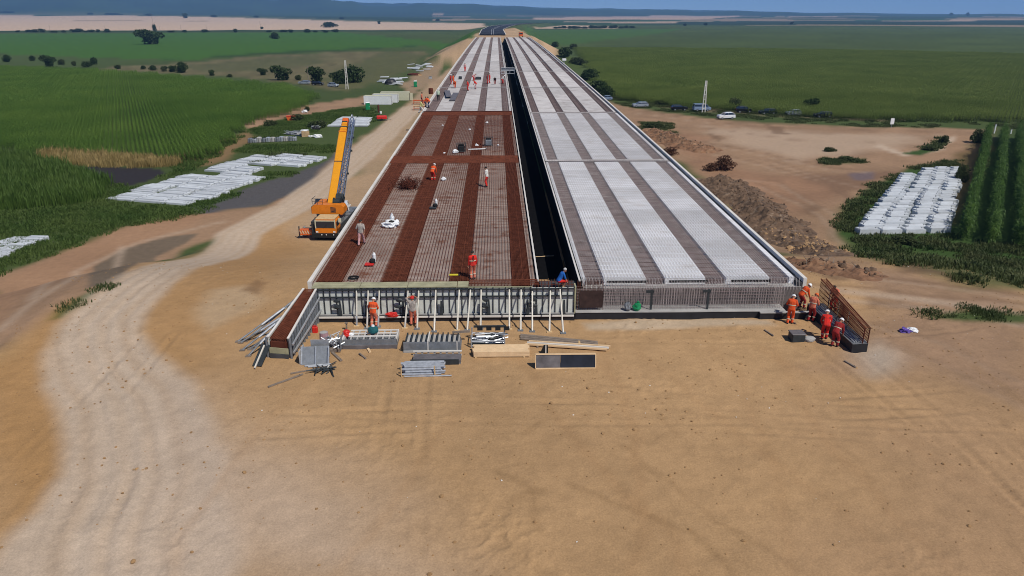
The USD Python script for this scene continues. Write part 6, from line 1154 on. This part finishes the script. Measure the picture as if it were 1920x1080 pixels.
heap('long dark heap of turned soil and roots beside the right deck', [(1350, 345), (1395, 375), (1440, 410), (1470, 430)], 4.4, 1.25, soil, 31); heap('lower heap of rubble and soil nearer along the right deck', [(1462, 440), (1510, 462), (1560, 478)], 3.6, .9, soil, 44)
heap('reddish soil mound behind the first heap on the right', [(1228, 250), (1262, 266), (1310, 280)], 4.5, 1.3, soil2, 51); heap('low ridge of reddish soil by the small orange patch', [(1490, 492), (1540, 500), (1600, 512)], 2.5, .6, soil2, 61)
# shrubs and trees
def crown(rx, rz, n, leaf, seed, lobes=9, base=.25):
    r = np.random.default_rng(seed); C = [np.array([0, 0, rz])] + [np.array([*(r.normal(0, rx * .30, 2)), rz * r.uniform(base + .1, 1.6)]) for _ in range(lobes)]; RR = [rx * r.uniform(.45, .68) for _ in C]; mb = MB(); V = np.zeros((n * 4, 3))
    for i in range(n):
        k = r.integers(0, len(C)); d = r.normal(0, 1, 3); d /= np.linalg.norm(d); p = C[k] + d * RR[k] * np.array([1, 1, rz / rx]) * r.uniform(.7, 1.08); p[2] = max(p[2], rz * base * .5)
        e = r.normal(0, 1, 3); e /= np.linalg.norm(e); g = np.cross(e, r.normal(0, 1, 3)); g /= np.linalg.norm(g); s_ = leaf * r.uniform(.6, 1.3); V[i * 4:i * 4 + 4] = [p - e * s_, p - g * s_ * .55, p + e * s_, p + g * s_ * .55]
    f = np.arange(n)[:, None] * 4 + np.array([0, 1, 2, 3]); return V, np.vstack([f[:, [0, 1, 2]], f[:, [0, 2, 3]]])
TP = []
for k, (rx, rz, n, lf) in enumerate(((1.0, .95, 1500, .12), (1.0, .8, 1300, .12), (1.0, 1.4, 1500, .12), (1.0, .6, 1200, .12))):
    for m_ in ('tree', 'tree_b'):
        p = proto(f'tree_{"abcd"[k]}_{m_}'); usdkit.mesh(stage, p + '/crown', crown(rx, rz, n, lf, 60 + k, 10), LEAF[m_]); mb = MB().tube((0, 0, -.2), (0.03, 0, rz * .8), .09, 7, .05)
        for a in range(4): mb.tube((.02, 0, rz * .45), (.5 * math.cos(a * 1.6), .5 * math.sin(a * 1.6), rz * (.9 + .1 * a)), .04, 5, .015)
        usdkit.mesh(stage, p + '/trunk', mb.arr(), M['wood_old']); TP.append(p)
pw = proto('shrub_red'); usdkit.mesh(stage, pw + '/crown', crown(1.0, .5, 700, .11, 90, 10), LEAF['redweed']); usdkit.mesh(stage, pw + '/stem', MB().tube((0, 0, -.1), (0, 0, .4), .05, 6).tube((0, 0, .1), (.4, .2, .5), .03, 5).arr(), M['wood_old'])
def tree(px_, py_, wpx, hpx, kind, var, label, group=None, name='tree', cat='tree'):
    q = G(px_, py_); d = float(np.dot(q - [0, 0, CAMZ], FW)); w = wpx * d / FPX / 2; h = hpx * d / FPX; rz = (.95, .8, 1.4, .6)[kind]
    copy_of(TP[kind * 2 + var], name, label, cat, q - [0, 0, .1], RNG.uniform(0, 6), group, (w * .95, w * .95, h / (rz * 1.85)))
TREES = [(281, 83, 42, 24, 1, 0, 'large dark round bush standing alone in the bright green field'), (291, 62, 9, 15, 2, 0, 'slim dark tree just behind the large round bush'), (514, 73, 17, 11, 3, 0, 'small dark bush alone in the green field'), (620, 51.5, 28, 9, 3, 0, 'wide dark bush in the wheat field'), (348, 34, 11, 8, 1, 0, 'dark tree at the far edge of the wheat'), (711, 45, 7, 5, 1, 0, 'small bush on the wheat field near the road'), (491, 54.5, 7, 4, 3, 0, 'tiny bush at the foot of a power pole'),
    (14, 116, 15, 15, 0, 0, 'leftmost dark shrub between the green fields'), (61, 114, 11, 11, 0, 0, 'small shrub second from left between the fields'), (91, 125, 24, 19, 1, 0, 'round dark shrub third from left between the fields'), (116, 121, 13, 11, 0, 1, 'pale olive shrub right of the round dark one'), (140, 123, 10, 8, 3, 1, 'low olive shrub between two darker ones'), (177, 121, 14, 15, 0, 0, 'dark shrub standing higher in the hedge line'), (161, 126, 22, 10, 3, 0, 'low wide dark shrub below the higher one'), (222, 129, 14, 7, 3, 1, 'low shrub at the start of the brown meadow'), (269, 130, 10, 8, 0, 0, 'small dark shrub on the brown meadow edge'), (286, 132, 14, 9, 3, 0, 'low dark shrub right of the small one on the meadow'), (309, 134, 14, 9, 1, 1, 'olive shrub left of the tall meadow shrub'), (323, 135, 16, 11, 1, 0, 'dark shrub touching the tall meadow shrub'), (342, 136, 22, 22, 0, 0, 'tall meadow shrub behind the maize'), (398, 142, 12, 10, 1, 0, 'round shrub alone on the meadow edge'), (430, 145, 10, 6, 3, 1, 'faint low shrub on the brown meadow'), (492, 141, 17, 12, 1, 0, 'dark round shrub left of the big trees'),
    (528, 150, 34, 24, 1, 0, 'big bushy tree left of the parked silver car'), (560, 150, 14, 9, 3, 1, 'low bush between two big trees'), (592, 153, 34, 25, 1, 0, 'big dark tree behind the black car'), (634, 155, 26, 20, 1, 0, 'dark tree left of the pale pole'), (662, 154, 40, 34, 0, 0, 'largest dark tree beside the pale pole on the left'), (648, 157, 24, 18, 3, 0, 'low dark bush at the foot of the pale pole'),
    (1085, 122, 34, 13, 3, 1, 'dark bush beside the far right deck edge'), (1062, 106, 26, 16, 3, 0, 'dark bush further along the right deck edge'), (1104, 150, 40, 19, 3, 0, 'wide dark bush close to the right deck edge'), (1122, 172, 40, 19, 3, 0, 'dark bush nearest the small blue car'), (1140, 183, 30, 20, 3, 0, 'low dark bush right of the small blue car'), (1076, 92, 18, 9, 3, 1, 'olive bush at the corner of the large maize field'), (1040, 88, 16, 9, 3, 0, 'dark bush behind the far sandy bank'),
    (1380, 206, 26, 20, 1, 1, 'olive shrub behind the white car'), (1240, 196, 24, 8, 3, 1, 'low olive shrub behind the black car'), (1519, 206, 28, 20, 1, 0, 'dark shrub behind the small silver hatchback'), (1458, 206, 18, 9, 3, 1, 'low olive shrub behind the dark green car'),
    (1284, 48.5, 7, 5, 0, 0, 'left one of two tiny field trees on the right'), (1323, 47.5, 8, 5, 0, 0, 'right one of two tiny field trees on the right'), (1484, 45.5, 8, 4, 1, 0, 'tiny tree by the dark far field strip'), (1783, 29.5, 7, 6, 0, 0, 'left one of two skyline trees'), (1814, 30, 6, 7, 0, 0, 'right one of two skyline trees')]
for a in TREES: tree(*a)
for k in range(16):
    px_ = 1040 + k * 9.5 + RNG.uniform(-2, 2); tree(px_, 53.5 - k * .06 + RNG.uniform(-.4, .4), 10 + RNG.uniform(-2, 4), 3.6 + RNG.uniform(-.6, 1.4), 3, 0, 'dark bush in the hedge line before the far right stubble', 'bushes of the far right hedge line')
for k, px_ in enumerate((33, 55, 66, 79, 100, 120, 138, 146, 160, 172, 184, 202, 320, 347, 386, 442, 504, 530, 545, 577, 592, 610, 630)):
    tree(px_, 60.5 + RNG.uniform(-.5, .5), 9 + (k * 7 % 5) * 1.8, 3 + (k * 5 % 4), 3 if k % 3 else 1, 0, 'dark bush in the hedge line between wheat and green field', 'bushes of the hedge line below the wheat')
for k, (px_, s_) in enumerate(((10, 26), (170, 12), (215, 30), (278, 14), (400, 14), (480, 10), (820, 9), (640, 12))): tree(px_, 24.5 + px_ * .018, s_, 3.5, 3, 0, 'dark far tree group on the edge of the hills', 'tree groups beyond the wheat')
for px_, py_, wpx, hpx, lab in ((1355, 318, 46, 24, 'reddish brown shrub on the dirt beside the right deck'), (1332, 320, 26, 14, 'low reddish shrub left of the bigger one'), (1255, 290, 34, 14, 'reddish weeds on the mound by the deck')):
    q = G(px_, py_); d = float(np.dot(q - [0, 0, CAMZ], FW)); w = wpx * d / FPX / 2; copy_of(pw, 'shrub', lab, 'shrub', q, RNG.uniform(0, 6), None, (w, w, hpx * d / FPX))
for px_, py_, wpx, hpx, lab in ((1558, 284, 22, 8, 'small weed clump on the dirt above the slab yard'), (1590, 302, 40, 8, 'long low weed clump on the pale dirt'), (1768, 270, 16, 16, 'dark weed clump at the bend of the pale track'), (1745, 282, 26, 8, 'weed clump below the bend of the pale track'), (1830, 268, 30, 24, 'leafy bush at the far end of the crop rows'), (1800, 340, 26, 30, 'leafy bush beside the rightmost plank column'), (1230, 240, 40, 10, 'green weeds on the far mound by the deck'), (1615, 452, 40, 10, 'weeds along the front of the leftmost plank column'), (1700, 456, 60, 12, 'weeds along the front of the middle plank columns'), (560, 226, 26, 12, 'green bush right of the orange skip'), (505, 236, 30, 10, 'green bush on the edge of the yard'), (575, 208, 10, 8, 'small dark bush in the yard'), (600, 238, 40, 12, 'green bush behind the crane boom tip')):
    tree(px_, py_, wpx, hpx, 3, 1, lab, None, 'shrub', 'shrub')

# ------------------------------------------------------------------ haze: thin blue air over the plain
hm = usdkit.material(stage, '/World/Looks/thin_haze', {'v': ('principled_volume', {'color': (.28, .55, 1.0), 'density': 0.00011, 'anisotropy': 0.1})}, volume='v.volume')
hb = single('haze', MB().box(-15500, 15500, -15500, 15500, -12, 560), hm, 'thin bluish haze over the whole plain', 'haze', kind='stuff')
